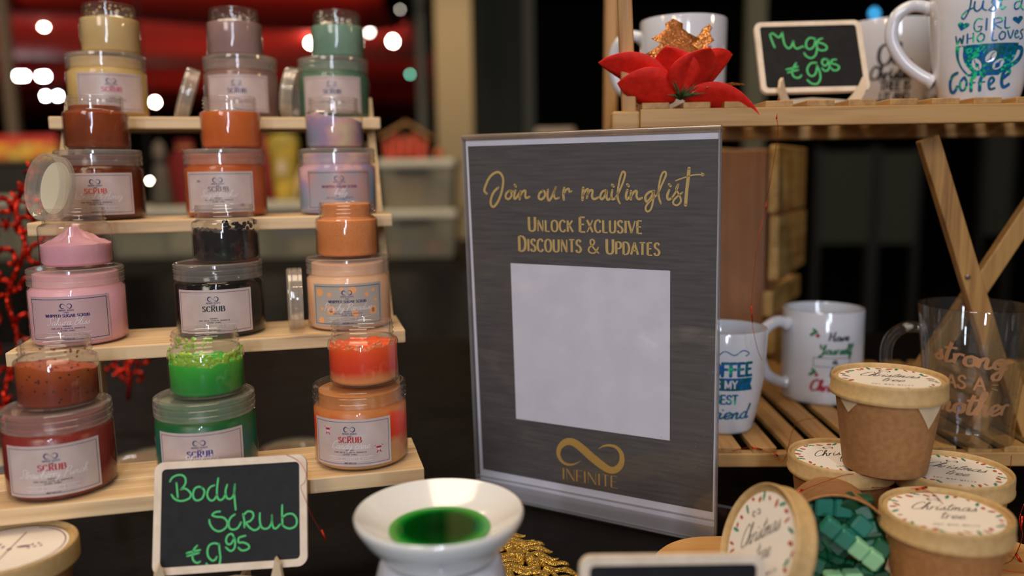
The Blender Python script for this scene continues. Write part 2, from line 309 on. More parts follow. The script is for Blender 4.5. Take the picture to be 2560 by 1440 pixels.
# ------------------------------------------------------------------ materials
PINE = woodm('pine', rgb(224, 194, 150), rgb(202, 168, 124), 0)
PINE_Z = woodm('pine_upright', rgb(222, 190, 145), rgb(200, 165, 118), 2)
BAMBOO = woodm('bamboo', rgb(188, 148, 92), rgb(166, 124, 72), 0)
BAMBOO_Y = woodm('bamboo_slat', rgb(186, 144, 86), rgb(158, 114, 62), 1)
BAMBOO_Z = woodm('bamboo_leg', rgb(184, 138, 76), rgb(150, 106, 54), 2)
CRATE = woodm('crate_plank', rgb(206, 170, 104), rgb(176, 136, 76), 0, .6)
CRATE_POST = woodm('crate_post', rgb(158, 112, 78), rgb(134, 92, 62), 2, .5)
BOARD = woodm('serving_board_wood', rgb(220, 172, 108), rgb(196, 142, 78), 0, .6)
PLY = noisy('pale_plywood', rgb(228, 205, 172), rgb(214, 188, 152), 60, .6, (1, 1, 1), .05)
SCORCH = plain('laser_cut_edge', rgb(150, 88, 40), .7)
CLOTH = noisy('black_cloth', rgb(17, 13, 11), rgb(9, 7, 7), 14, .5, (1, 1, 1), .6, .006, 5, .13)
SLATE = noisy('blackboard', rgb(20, 20, 22), rgb(27, 27, 29), 120, .6, (1, 1, 1), .05, spec=.25)
FRAMEW = noisy('whitewashed_wood', rgb(226, 210, 190), rgb(212, 194, 172), 90, .6, (1, 1, 1), .05)
CHALK = plain('green_chalk', rgb(78, 190, 112), .8)
CLEAR = clearm('clear_plastic', (.98, .98, .975, 1), .9, .03, .015, (.8, .76, .72, 1))
CLEAR2 = clearm('clear_plastic_neck', (.98, .975, .965, 1), 2.2, .06, .03, (.9, .84, .78, 1))
FROST = clearm('frosted_lid', (.96, .94, .91, 1), 2.4, .08, .19, (.88, .83, .76, 1))
GLASS = clearm('drinking_glass', (.94, .95, .94, 1), 3.4, .02, .02, (.6, .6, .58, 1), 1.5)
ACRYL = clearm('acrylic', (.985, .985, .985, 1), .9, .02)
ACRYL_E = clearm('acrylic_edge', (.8, .82, .84, 1), 3., .08, .35, (.62, .62, .66, 1))
LABEL = noisy('label_paper', rgb(205, 186, 180), rgb(192, 172, 166), 60, .38, (1, 1, 1), 0)
CERAM = plain('white_ceramic', rgb(206, 209, 218), .12, 0, .6, 0, .5)
CERAM_W = plain('warm_white_ceramic', rgb(222, 222, 220), .14, 0, .6, 0, .5)
KRAFT = noisy('kraft_card', rgb(164, 118, 72), rgb(148, 104, 60), 260, .75, (1, 1, 1), .08, .0002)
KRAFTL = noisy('kraft_lid_card', rgb(192, 160, 108), rgb(180, 148, 96), 240, .65, (1, 1, 1), .08, .0002)
WAXPAPER = noisy('wax_paper', rgb(216, 196, 164), rgb(200, 176, 142), 50, .5, (1, 1, 1), .1)
STICKER = plain('white_sticker', rgb(236, 228, 216), .5)
INK_BLACK = plain('black_ink', rgb(34, 32, 40), .6); INK_NAVY = plain('navy_ink', rgb(40, 38, 96), .6)
INK_RED = plain('red_ink', rgb(176, 26, 34), .6); INK_WHITE = plain('white_ink', rgb(236, 228, 226), .6)
INK_BLUE = plain('blue_ink', rgb(30, 34, 130), .6); INK_GREEN = plain('green_ink', rgb(30, 106, 62), .6)
INK_TEAL = plain('teal_ink', rgb(40, 130, 104), .6); INK_RUST = plain('rust_ink', rgb(176, 84, 56), .6)
INK_GREY = plain('grey_ink', rgb(120, 104, 104), .6); INK_PLUM = plain('plum_ink', rgb(110, 50, 90), .6)
GOLDINK = plain('gold_print', rgb(198, 168, 108), .5)
RED_GLIT = glitterm('red_glitter', rgb(140, 10, 4), rgb(240, 50, 14), 380, .3, .7, 1.2)
GOLD_GLIT = glitterm('gold_glitter', rgb(170, 126, 36), rgb(236, 200, 100), 2400, .28, .8, 1.2)
TINSEL = plain('red_tinsel', rgb(190, 46, 20), .25, .7)

# ------------------------------------------------------------------ the setting: hall, tables
def struct(name, mb, mat, sm=None): return tag(mb.build(name, mat, None, sm), kind='structure')
HALLDARK = noisy('hall_dark_wall', rgb(16, 17, 14), rgb(11, 11, 10), 2, .9, bump=0)
struct('floor', MB().box(-9, 9, -4, 15.2, -.80, -.75), noisy('hall_floor', rgb(34, 33, 28), rgb(22, 21, 18), 1.5, .4, bump=0))
struct('wall_back', MB().box(-9, 9, 15.2, 15.3, -.75, 3.2), HALLDARK)
struct('wall_left', MB().box(-9.1, -9, -4, 15.2, -.75, 3.2), HALLDARK)
struct('wall_right', MB().box(9, 9.1, -4, 15.2, -.75, 3.2), HALLDARK)
struct('ceiling', MB().box(-9, 9, -4, 15.2, 3.2, 3.3), HALLDARK)

# display table under a black cloth (slightly rumpled sheet with a drop at the edges)
def cloth_top(x0, x1, y0, y1, z, drop, nx, ny, amp, seed, flatbox=()):
    rnd = random.Random(seed); vs = []; fs = []
    ph = [(rnd.uniform(8, 40), rnd.uniform(8, 40), rnd.uniform(0, 6), rnd.uniform(.3, 1)) for _ in range(7)]
    for j in range(ny+1):
        for i in range(nx+1):
            x = x0+(x1-x0)*i/nx; y = y0+(y1-y0)*j/ny
            h = sum(a*math.sin(fx*x+p+fy*y) for fx, fy, p, a in ph)/7
            vs.append((x, y, z-amp+amp*h))
    for j in range(ny):
        for i in range(nx): a = j*(nx+1)+i; fs.append((a, a+1, a+nx+2, a+nx+1))
    edge = [i for i in range(nx+1)]+[j*(nx+1)+nx for j in range(1, ny+1)]+[ny*(nx+1)+i for i in range(nx-1, -1, -1)]+[j*(nx+1) for j in range(ny-1, 0, -1)]
    o = len(vs)
    for k, e in enumerate(edge):
        p = vs[e]; cxx, cyy = (x0+x1)/2, (y0+y1)/2; s = .02+.015*math.sin(k*.9)
        vs.append((p[0]+(s if p[0] > cxx else -s)*(abs(p[0]-cxx) > .98*(x1-x0)/2), p[1]+(s if p[1] > cyy else -s)*(abs(p[1]-cyy) > .98*(y1-y0)/2), z-drop))
    n = len(edge)
    for k in range(n): k2 = (k+1) % n; fs.append((edge[k], o+k, o+k2, edge[k2]))
    m = MB(); m.add(vs, fs); return m
def table(label, cl_label, x0, x1, y0, y1, z, amp, seed):
    t = tag(empty('trestle_table', ((x0+x1)/2, (y0+y1)/2, -.75)), label, 'table'); cx, cy = (x0+x1)/2, (y0+y1)/2; hw, hd = (x1-x0)/2, (y1-y0)/2
    top = plain('table_board', rgb(90, 80, 70), .6); leg = plain('table_leg', rgb(60, 60, 62), .4, .6)
    MB().box(-hw+.01, hw-.01, -hd+.01, hd-.01, z+.75-.035, z+.75-.008, .004).build('tabletop', top, t)
    for sx in (-1, 1):
        for sy in (-1, 1): MB().tube([(sx*(hw-.1), sy*(hd-.08), 0), (sx*(hw-.1), sy*(hd-.08), z+.75-.034)], .015, 10).build('leg', leg, t)
    c = cloth_top(x0, x1, y0, y1, z, .6, 90, 60, amp, seed).build('tablecloth', CLOTH, None, 3.2)
    tag(c, cl_label, 'tablecloth')
table('display table hidden under the black cloth in the foreground', 'rumpled black cloth spread under the whole foreground display', -1.1, 1.3, -.25, 1.4, 0, .0016, 3)
table('table of the stall behind, hidden under its black cloth', 'black cloth on the blurred stall table behind the shelf rack', -2.6, .35, 2.15, 3.3, .03, .003, 5)

# ------------------------------------------------------------------ shelf rack
RX, RY, RA, RW, RD, RTH = -.0635, .5535, .2431, .2858, .0722, .0107
YS = [0, .0911, .1635, .2461]; ZS = [.0761, .1586, .2473, .3352]
rack = tag(empty('display_rack', (RX, RY, 0), RA), 'pale pine four-tier stepped rack holding the stacked scrub jars', 'shelf rack')
rm = rack.matrix_basis.copy()
bpy.context.view_layer.update(); RM = Matrix.Translation((RX, RY, 0)) @ Matrix.Rotation(RA, 4, 'Z'); RMI = RM.inverted()
dl = RD/4
for k in range(4):
    MB().box(-RW-.012, 0, k*dl+(.0004 if k else 0), (k+1)*dl-.0004, ZS[0]-RTH, ZS[0]-(.0003*(k % 2)), .0008).build('slat', PINE, rack)
for i in (1, 2, 3):
    MB().box(-RW, 0, YS[i], YS[i]+RD, ZS[i]-RTH, ZS[i], .0012).build('shelf_board', PINE, rack)
for sx in (-.004, -RW+.012):
    pts = [(-.02, 0.0), (.012, 0.0), (YS[3]+.062, ZS[3]+.022), (YS[3]+.055, ZS[3]+.024)]
    prof = [(.030, .0), (.050, .0), (YS[3]+.055, ZS[3]+.020), (YS[3]+.045, ZS[3]+.022)]
    m = MB(); M = Matrix.Translation((sx, 0, 0)) @ Matrix.Rotation(PI/2, 4, 'Z')
    m.extrude([(p[0], p[1]) for p in prof], .007, M); m.build('side_rail', PINE_Z, rack)
    m = MB(); m.box(sx-.0065, sx-.0005, YS[3]+.055, YS[3]+.075, 0, ZS[3]-.02, .001); m.build('rear_leg', PINE_Z, rack)

def shelf_xy(px, i, dep=.036):
    """point of shelf i, dep behind its front edge, that the photo shows at column px"""
    lo, hi = -.45, .1
    for _ in range(40):
        mid = (lo+hi)/2; P = RM @ Vector((mid, YS[i]+dep, ZS[i])); q = P-CAM; x = 1280+CF*q.dot(RT)/q.dot(FW)
        if x < px: lo = mid
        else: hi = mid
    return RM @ Vector((lo, YS[i]+dep, ZS[i]))
def facing(P): return math.atan2(CAM.y-P[1], CAM.x-P[0])

# ------------------------------------------------------------------ scrub jars
BR, BH = .0338, .057      # big jar radius, height with lid
def scrub(name, stops, scale=160, rough=.35, sss=.35, specks=None, grain=.25):
    n = NT(name); v = n.coords(); t = n.add('ShaderNodeTexNoise', Scale=scale*.25, Detail=5); n.link(v, t.inputs['Vector'])
    t2 = n.add('ShaderNodeTexNoise', Scale=scale*7, Detail=2); n.link(v, t2.inputs['Vector'])
    col = n.ramp(t.outputs['Fac'], stops)
    if specks:
        vo = n.add('ShaderNodeTexVoronoi', Scale=specks[1]); n.link(v, vo.inputs['Vector'])
        lt = n.add('ShaderNodeMath', operation='LESS_THAN'); n.link(vo.outputs['Distance'], lt.inputs[0]); lt.inputs[1].default_value = specks[2]
        mx = n.add('ShaderNodeMix', data_type='RGBA'); n.link(lt.outputs[0], mx.inputs[0]); n.link(col, mx.inputs[6]); mx.inputs[7].default_value = specks[0]; col = mx.outputs[2]
    n.link(col, n.b.inputs['Base Color']); n.b.inputs['Roughness'].default_value = rough; n.bump(t2.outputs['Fac'], grain, .0004)
    n.b.inputs['Subsurface Weight'].default_value = sss; n.b.inputs['Subsurface Radius'].default_value = (.006, .004, .003); n.b.inputs['Subsurface Scale'].default_value = 1
    return n.m
def layered(name, stops, wob=.25, zspan=.05, scale=60, specks=None):
    """contents poured in coloured layers, by height in the jar"""
    n = NT(name); tc = n.add('ShaderNodeTexCoord'); sp = n.add('ShaderNodeSeparateXYZ'); n.link(tc.outputs['Object'], sp.inputs[0])
    t = n.add('ShaderNodeTexNoise', Scale=scale, Detail=3); n.link(tc.outputs['Object'], t.inputs['Vector'])
    a = n.add('ShaderNodeMath', operation='DIVIDE'); n.link(sp.outputs[2], a.inputs[0]); a.inputs[1].default_value = zspan
    b = n.add('ShaderNodeMath', operation='SUBTRACT'); n.link(t.outputs['Fac'], b.inputs[0]); b.inputs[1].default_value = .5
    c = n.add('ShaderNodeMath', operation='MULTIPLY_ADD'); n.link(b.outputs[0], c.inputs[0]); c.inputs[1].default_value = wob; n.link(a.outputs[0], c.inputs[2])
    col = n.ramp(c.outputs[0], stops)
    if specks:
        vo = n.add('ShaderNodeTexVoronoi', Scale=specks[1]); n.link(tc.outputs['Object'], vo.inputs['Vector'])
        lt = n.add('ShaderNodeMath', operation='LESS_THAN'); n.link(vo.outputs['Distance'], lt.inputs[0]); lt.inputs[1].default_value = specks[2]
        mx = n.add('ShaderNodeMix', data_type='RGBA'); n.link(lt.outputs[0], mx.inputs[0]); n.link(col, mx.inputs[6]); mx.inputs[7].default_value = specks[0]; col = mx.outputs[2]
    n.link(col, n.b.inputs['Base Color']); n.b.inputs['Roughness'].default_value = .35
    t2 = n.add('ShaderNodeTexNoise', Scale=1000, Detail=2); n.link(tc.outputs['Object'], t2.inputs['Vector']); n.bump(t2.outputs['Fac'], .2, .0004)
    n.b.inputs['Subsurface Weight'].default_value = .35; n.b.inputs['Subsurface Radius'].default_value = (.006, .004, .003); n.b.inputs['Subsurface Scale'].default_value = 1
    return n.m
SCR = {
'yellow': scrub('pale_yellow_scrub', [(.3, rgb(226, 198, 140)), (.7, rgb(214, 184, 122))]),
'mauve': scrub('mauve_scrub', [(.3, rgb(178, 144, 136)), (.7, rgb(156, 124, 122))]),
'mint': scrub('grey_green_scrub', [(.3, rgb(142, 176, 152)), (.7, rgb(118, 156, 134))]),
'honey': scrub('dark_honey_scrub', [(.3, rgb(164, 70, 0)), (.7, rgb(122, 46, 0))], rough=.2, grain=.05),
'orange': scrub('orange_scrub', [(.3, rgb(226, 118, 36)), (.7, rgb(208, 98, 24))]),
'pastel': scrub('pastel_scrub', [(.36, rgb(232, 212, 168)), (.46, rgb(222, 176, 172)), (.54, rgb(176, 150, 184)), (.64, rgb(144, 160, 180))], 90),
'pink': scrub('pink_scrub', [(.3, rgb(236, 180, 188)), (.7, rgb(226, 164, 180))]),
'honey_big': scrub('honey_scrub_shaded', [(.3, rgb(104, 38, 4)), (.7, rgb(74, 24, 2))], rough=.2, grain=.05),  # the _big entries: darker copies, dimmer look of large jars put into colour
'orange_big': scrub('orange_scrub_shaded', [(.3, rgb(184, 88, 30)), (.7, rgb(160, 70, 20))]),
'mauve_big': scrub('mauve_scrub_shaded', [(.3, rgb(136, 102, 94)), (.7, rgb(116, 86, 82))]),
'mint_big': scrub('grey_green_scrub_shaded', [(.3, rgb(86, 122, 98)), (.7, rgb(66, 104, 82))]),
'yellow_big': scrub('yellow_scrub_shaded', [(.3, rgb(206, 176, 114)), (.7, rgb(192, 160, 98))]),
'black': scrub('black_scrub', [(.3, rgb(20, 15, 18)), (.7, rgb(10, 8, 10))], rough=.12, sss=0, grain=.05),
'peach': scrub('peach_scrub', [(.3, rgb(232, 150, 82)), (.7, rgb(220, 134, 68))], specks=(rgb(190, 110, 60), 900, .25)),
'palepeach': scrub('pale_peach_scrub', [(.3, rgb(236, 190, 152)), (.7, rgb(226, 176, 136))], specks=(rgb(220, 140, 80), 500, .1)),
'berry': scrub('berry_scrub', [(.3, rgb(144, 48, 38)), (.7, rgb(116, 34, 28))], rough=.25, specks=(rgb(40, 12, 12), 420, .13)),
'teal': layered('teal_green_scrub', [(0, rgb(0, 88, 86)), (.55, rgb(0, 94, 84)), (.8, rgb(6, 92, 40)), (1, rgb(10, 92, 26))]),
'candy': layered('striped_red_scrub', [(0, rgb(196, 150, 96)), (.30, rgb(206, 146, 100)), (.42, rgb(212, 54, 16)), (.68, rgb(220, 60, 16)), (.78, rgb(196, 116, 58)), (1, rgb(190, 124, 62))], .35),
'amber': layered('amber_berry_scrub', [(0, rgb(140, 50, 26)), (.45, rgb(140, 50, 16)), (.8, rgb(170, 72, 6)), (1, rgb(178, 80, 8))], .5, .026, specks=(rgb(20, 6, 6), 260, .19)),
'green': layered('bright_green_scrub', [(0, rgb(20, 130, 54)), (.4, rgb(28, 156, 46)), (.8, rgb(64, 186, 50)), (1, rgb(110, 200, 60))], .5, .03),
'candy_small': layered('orange_red_scrub', [(0, rgb(232, 164, 104)), (.22, rgb(236, 150, 90)), (.38, rgb(236, 60, 14)), (.75, rgb(244, 78, 14)), (1, rgb(248, 100, 24))], .25, .03),
'lime': plain('lime_gel', rgb(160, 206, 60), .15, sss=.3, coat=.5), 'cloudy': noisy('cloudy_foam', rgb(244, 160, 104), rgb(230, 120, 70), 300, .4, bump=.4)}

_meshes = {}
def cached(key, make, name, parent):
    if key in _meshes: o = bpy.data.objects.new(name, _meshes[key]); COL.objects.link(o); o.parent = parent; return o
    o = make(); _meshes[key] = o.data; return o
def big_jar(P, col, label, kind, title, script, tcol, lab_ang, clear_lid=False, deco=None, group=None, paper=None):
    az = facing(P); j = tag(empty('scrub_jar', P, az), label, 'jar')
    cached('bigbody', lambda: MB().lathe([(.0005, .0), (BR-.003, 0), (BR-.0009, .0009), (BR, .003), (BR, .0400), (BR-.0008, .0425), (BR-.0035, .0436), (.0300, .0438), (.0300, .056)], 56).build('jar_body', CLEAR, j, .7), 'jar_body', j)
    pr = [(.0, .0012), (BR-.003, .0012), (BR-.0012, .003), (BR-.0008, .006), (BR-.0008, .0405), (BR-.0035, .043), (.0292, .044), (.0292, .0525), (.028, .053), (.0, .0532)]
    MB().lathe(pr, 56).build('contents', SCR.get(col+'_big', SCR[col]), j, .9)
    lm = CLEAR2 if clear_lid else FROST
    lid = [(.0295, .0440), (BR-.0012, .0440), (BR-.0004, .0448), (BR-.0004, .0478), (BR-.0010, .0482), (BR-.0010, .0492), (BR-.0003, .0496), (BR-.0003, .0520), (BR-.0009, .0524), (BR-.0009, .0534), (BR-.0003, .0540), (BR-.0006, .0562), (BR-.0018, .0570), (BR-.0035, .0570), (BR-.0042, .0564), (.0, .0564)]
    cached('biglid'+str(clear_lid), lambda: MB().lathe(lid, 56).build('lid', lm, j, .6), 'lid', j)
    # paper label with print, wrapped round the body
    R = BR+.00012; za = .0215; W, H = .0595, .0335
    mb = MB(); n = 24; mp = cyl(R, lab_ang, za, .0001); vs = []; fs = []
    for i in range(n+1):
        u = -W/2+W*i/n; vs += [mp(u, -H/2), mp(u, H/2)]
    for i in range(n): fs.append((2*i, 2*i+2, 2*i+3, 2*i+1))
    lb = mb.add(vs, fs).build('label', paper or LABEL, j, 3.2)
    im = cyl(R, lab_ang, za, .00022)
    a = Ink(); a.border(-W/2+.0018, -H/2+.0018, W/2-.0018, H/2-.0018, .00028 if kind != 'whip' else .0004, 18)
    loops(a, 0, .0098, .0038)
    a.text('INFINITE SCENTS', 0, .0062, .00115, CAPS, .17, .12, track=.00008); a.text('& MORE', 0, .0047, .0008, CAPS, .16, .12)
    a.build('label_print', INK_NAVY, lb, im)
    t = Ink()
    if kind == 'whip': t.text('WHIPPED SUGAR SCRUB', 0, .0018, .0021, CAPS, .26, .09, track=.0003, serif=.10)
    else: t.text('SCRUB', 0, .0004, .0040, CAPS, .25, .06, track=.00075, serif=.13, n=6)
    t.build('label_title', tcol, lb, im)
    s = Ink()
    if script: s.text(script, 0, -.0040, .0056, LOW, .06, .045, slant=.35, sx=.98, n=5)
    for y in (-.0098, -.0126): s.rect(-.0155, y-.00012, .0155, y+.00012, 8)
    for x in (-.0062, .0062): s.rect(x-.00012, -.0126, x+.00012, -.0098)
    for x, wd in ((-.0108, 'FACE'), (0, 'HANDS'), (.0108, 'BODY')): s.text(wd, x, -.0117, .0011, CAPS, .14, .1, track=.0006)
    s.build('label_script', INK_WHITE, lb, cyl(R, lab_ang, za, .0003))
    g = Ink(); g.text('Ingredients:', 0, -.0054, .0009, CAPS, .15, .1); g.text('Sugar . Olive oil . Coconut oil . Fragrance oil', 0, -.0070, .0009, CAPS, .15, .1); g.text('Glycerine . Vitamin E', 0, -.0085, .0009, CAPS, .15, .1)
    g.text('Made with Love', 0, -.0147, .001, CAPS, .15, .1); g.build('label_small_print', INK_NAVY if kind == 'whip' else INK_BLACK, lb, im)
    if deco == 'canes':
        d = Ink(); e = Ink()
        for cx, cy in ((-.0165, .0085), (.0200, -.0050)):
            for sg in (-1, 1):
                pts = [(cx-sg*.0016, cy-.0030), (cx+sg*.0008, cy+.0006), (cx+sg*.0018, cy+.0024), (cx+sg*.0027, cy+.0023), (cx+sg*.0030, cy+.0010)]
                p = crom(pts, 4); e.ribbon(p, .00055)
                for k in range(0, len(p)-1, 4): d.ribbon(p[k:k+3], .0007)
            d.dot(cx, cy+.0008, .0009, 6); d.dot(cx-.0012, cy+.001, .0008, 6); d.dot(cx+.0012, cy+.001, .0008, 6)
        e.build('candy_cane_white', INK_WHITE, lb, im); d.build('candy_cane_print', INK_RED, lb, cyl(R, lab_ang, za, .0003))
    if deco == 'peach':
        d = Ink(); e = Ink(); rnd = random.Random(4)
        for x, y, r in ((-.023, .010, .0032), (-.014, .0085, .0018), (-.021, -.003, .0014), (-.013, -.004, .0036), (.0045, .012, .0030), (.0155, .008, .0017), (.0215, .011, .0016), (.021, -.005, .0036), (.006, -.007, .0026), (-.022, -.012, .0026), (.0235, .003, .0015), (-.004, .013, .0016)): d.dot(x, y, r, 14)
        for x, y in ((-.013, -.004), (.021, -.005)): e.dot(x, y, .0014, 10, .002)
        d.build('peach_print', plain('peach_ink', rgb(236, 166, 104), .5), lb, cyl(R, lab_ang, za, .00016)); e.build('peach_stone_print', plain('stone_ink', rgb(150, 110, 84), .5), lb, cyl(R, lab_ang, za, .00019))
    if deco == 'motif':
        d = Ink()
        for cx, cy in ((-.0165, .009), (.019, -.011)):
            for k in range(5): a_ = k*1.3; d.stroke([(cx, cy), (cx+.0022*math.cos(a_), cy+.0014*math.sin(a_))], .0005, False)
        d.build('label_motif', INK_GREY, lb, im)
    return j

SR, SNK, SSH, SHT = .0252, .0214, .0315, .0440     # small jar: radius, neck radius, shoulder height, height
def heights(kind, level):
    if kind == 'flat': return lambda x, y: level
    if kind == 'slant': return lambda x, y: level+.0045*(x*.2-y*.8)/SR+.0012*math.sin(x*260)*math.cos(y*210)
    if kind == 'rough': return lambda x, y: level+.0012*math.sin(x*420+1)*math.cos(y*380)+.0007*math.sin(x*900+y*700)
    if kind == 'peak': return lambda x, y: level+.0055*math.exp(-((x-.004)**2+(y+.001)**2)/.000012)+.0105*math.exp(-((x-.002)**2+(y)**2)/.00019)+(1-min(1, (x*x+y*y)/SR**2))**.7*(.0016*math.sin(x*620+y*300)*math.cos(y*520)+.0018*math.sin(x*330+2)+.001*math.sin(x*1100)*math.sin(y*900))
    if kind == 'chunk': return lambda x, y: level+.004*(y/SR)*-1+(.004 if (y > -.002 and x > .004) else 0)+.0012*math.sin(x*800)*math.cos(y*900)
def small_jar(P, col, label, level, kind='flat', rz=0., extra=None, neckfill=False):
    az = facing(P)+rz; j = tag(empty('open_scrub_jar', P, az), label, 'jar')
    body = [(.0005, 0), (SR-.003, 0), (SR-.0008, .0008), (SR, .003), (SR, .0290), (SR-.0006, .0308), (SR-.0022, .0318), (SNK+.0006, .0322), (SNK, .0330), (SNK, .0345), (SNK+.0010, .0352), (SNK, .0360), (SNK, .0376), (SNK+.0010, .0383), (SNK, .0391), (SNK, .0405), (SNK+.0009, .0411), (SNK, .0418), (SNK, .0436), (SNK-.0004, .0440), (SNK-.0012, .0440), (SNK-.0014, .0434), (SNK-.0014, .0330), (SR-.0022, .0308)]
    cached('smallbody', lambda: MB().lathe(body, 56).build('jar_body', CLEAR2, j, .6), 'jar_body', j)
    R = (SR-.0010); h = heights(kind, level); seg = 56; mb = MB(); vs = []; fs = []
    rows = [(R*.9, lambda t: .0014), (R, lambda t: .004)]
    if neckfill:
        mb.lathe([(0, .0014), (R*.9, .0014), (R, .004), (R, .0296), (R-.002, .0310), (SNK-.0018, .0325), (SNK-.0018, level), (SNK-.004, level+.0008), (0, level+.0006)], seg)
    else:
        rings = [R*.9, R, R, R*.93, R*.8, R*.65, R*.5, R*.35, R*.2, R*.08]
        for i, r in enumerate(rings):
            for k in range(seg):
                a = 2*PI*k/seg; x, y = r*math.cos(a), r*math.sin(a)
                z = .0014 if i == 0 else .004 if i == 1 else h(x, y)
                vs.append((x, y, z))
        for i in range(len(rings)-1):
            for k in range(seg): k2 = (k+1) % seg; fs.append((i*seg+k, i*seg+k2, (i+1)*seg+k2, (i+1)*seg+k))
        fs.append(tuple((len(rings)-1)*seg+k for k in range(seg))); fs.append(tuple(range(seg))[::-1]); mb.add(vs, fs)
    mb.build('contents', SCR[col], j, .9)
    if extra: extra(j)
    return j
def smears(col, n, seed, z0, z1, rr=(.0012, .0032), arc=(-1.9, 1.9), name='smear'):
    def f(j):
        rnd = random.Random(seed); mb = MB()
        for _ in range(n):
            a = rnd.uniform(*arc); z = rnd.uniform(z0, z1); r = rnd.uniform(*rr); R = (SR-.0016) if z < .031 else (SNK-.0024)
            M = Matrix.Rotation(a, 4, 'Z') @ Matrix.Translation((R, 0, z)) @ Matrix.Diagonal((.5*r/.001*.35, r/.001, r/.001*rnd.uniform(.5, 1.1), 1))
            bm = bmesh.new(); bmesh.ops.create_icosphere(bm, subdivisions=2, radius=.001)
            for q in bm.verts: q.co *= 1+rnd.uniform(-.22, .22)
            bm.verts.index_update(); mb.add([q.co.copy() for q in bm.verts], [[q.index for q in f_.verts] for f_ in bm.faces], M); bm.free()
        o = mb.build(name, SCR[col] if isinstance(col, str) else col, j, 3.2); o['kind'] = 'stuff'
    return f

LABMIX = noisy('pastel_label_paper', rgb(196, 150, 140), rgb(160, 158, 168), 55, .38, bump=0)
GREYLAB = plain('grey_label_paper', rgb(176, 166, 154), .4)
rows = [
 # shelf, px big, big colour, kind, script, title ink, label angle deg, px small, small colour, level, surface, ...
 (0, 160, 'berry', 'scrub', 'Strawberry Punch', INK_RED, -10),
 (0, 524, 'teal', 'scrub', 'Black Tie', INK_BLUE, -9),
 (0, 906, 'candy', 'scrub', 'Candy cane', INK_RED, -14),
 (1, 204, 'pink', 'whip', 'Sakura Bliss', INK_NAVY, -14),
 (1, 556, 'black', 'scrub', '', INK_BLACK, -9),
 (1, 876, 'palepeach', 'whip', 'Peachy Paradise', INK_NAVY, -3),
 (2, 259, 'honey', 'scrub', 'Oatmeal & Honey', plain('orange_ink', rgb(206, 70, 50), .6), -7),
 (2, 570, 'orange', 'scrub', 'Sugar Cookie', INK_GREY, -11),
 (2, 848, 'pastel', 'whip', 'Fluffy', INK_PLUM, 2),
 (3, 276, 'yellow', 'scrub', '', plain('rose_ink', rgb(190, 70, 100), .6), 5),
 (3, 608, 'mauve', 'scrub', '', INK_NAVY, -7),
 (3, 838, 'mint', 'scrub', '', INK_NAVY, -3)]
LBL = {
'berry': 'large lidded jar of dark berry scrub, leftmost on the lowest rack shelf', 'teal': 'large lidded jar of teal green scrub behind the lower blackboard price sign',
'candy': 'large lidded jar of red striped scrub with candy canes on its label', 'pink': 'large lidded jar of pink whipped sugar scrub on the second rack shelf',
'black': 'large lidded jar of black scrub with a plain white label', 'palepeach': 'large lidded jar of pale peach scrub with peaches printed on its label',
'honey': 'large lidded jar of dark honey brown scrub with an orange title', 'orange': 'large lidded jar of orange scrub in the middle of the third shelf',
'pastel': 'large lidded jar of swirled pastel pink and yellow scrub', 'yellow': 'large lidded jar of pale yellow scrub on the top rack shelf',
'mauve': 'large lidded jar of mauve scrub in the middle of the top shelf', 'mint': 'large lidded jar of grey green scrub at the right of the top shelf'}
BIG = {}
for (i, px, col, kind, script, ink, ang) in rows:
    P = shelf_xy(px, i); BIG[col] = P
    big_jar(P, col, LBL[col], kind, '', script, ink, math.radians(ang), clear_lid=(col == 'candy'), deco={'candy': 'canes', 'palepeach': 'peach', 'orange': 'motif'}.get(col),
            paper={'pastel': LABMIX, 'palepeach': GREYLAB, 'pink': plain('mauve_label_paper', rgb(196, 162, 164), .4)}.get(col))
def on_big(col, px, dy=0.):
    B = BIG[col]; d = (B-CAM).dot(FW)
    base = Vector((B.x, B.y+dy, B.z+BH)); q = base-CAM; x0 = 1280+CF*q.dot(RT)/q.dot(FW)
    return base+Vector(((px-x0)*q.dot(FW)/CF, 0, 0))
def black_bits(j): smears('black', 26, 3, .022, .031, (.001, .0026), (.0, 1.5), 'scrub_smear')(j)
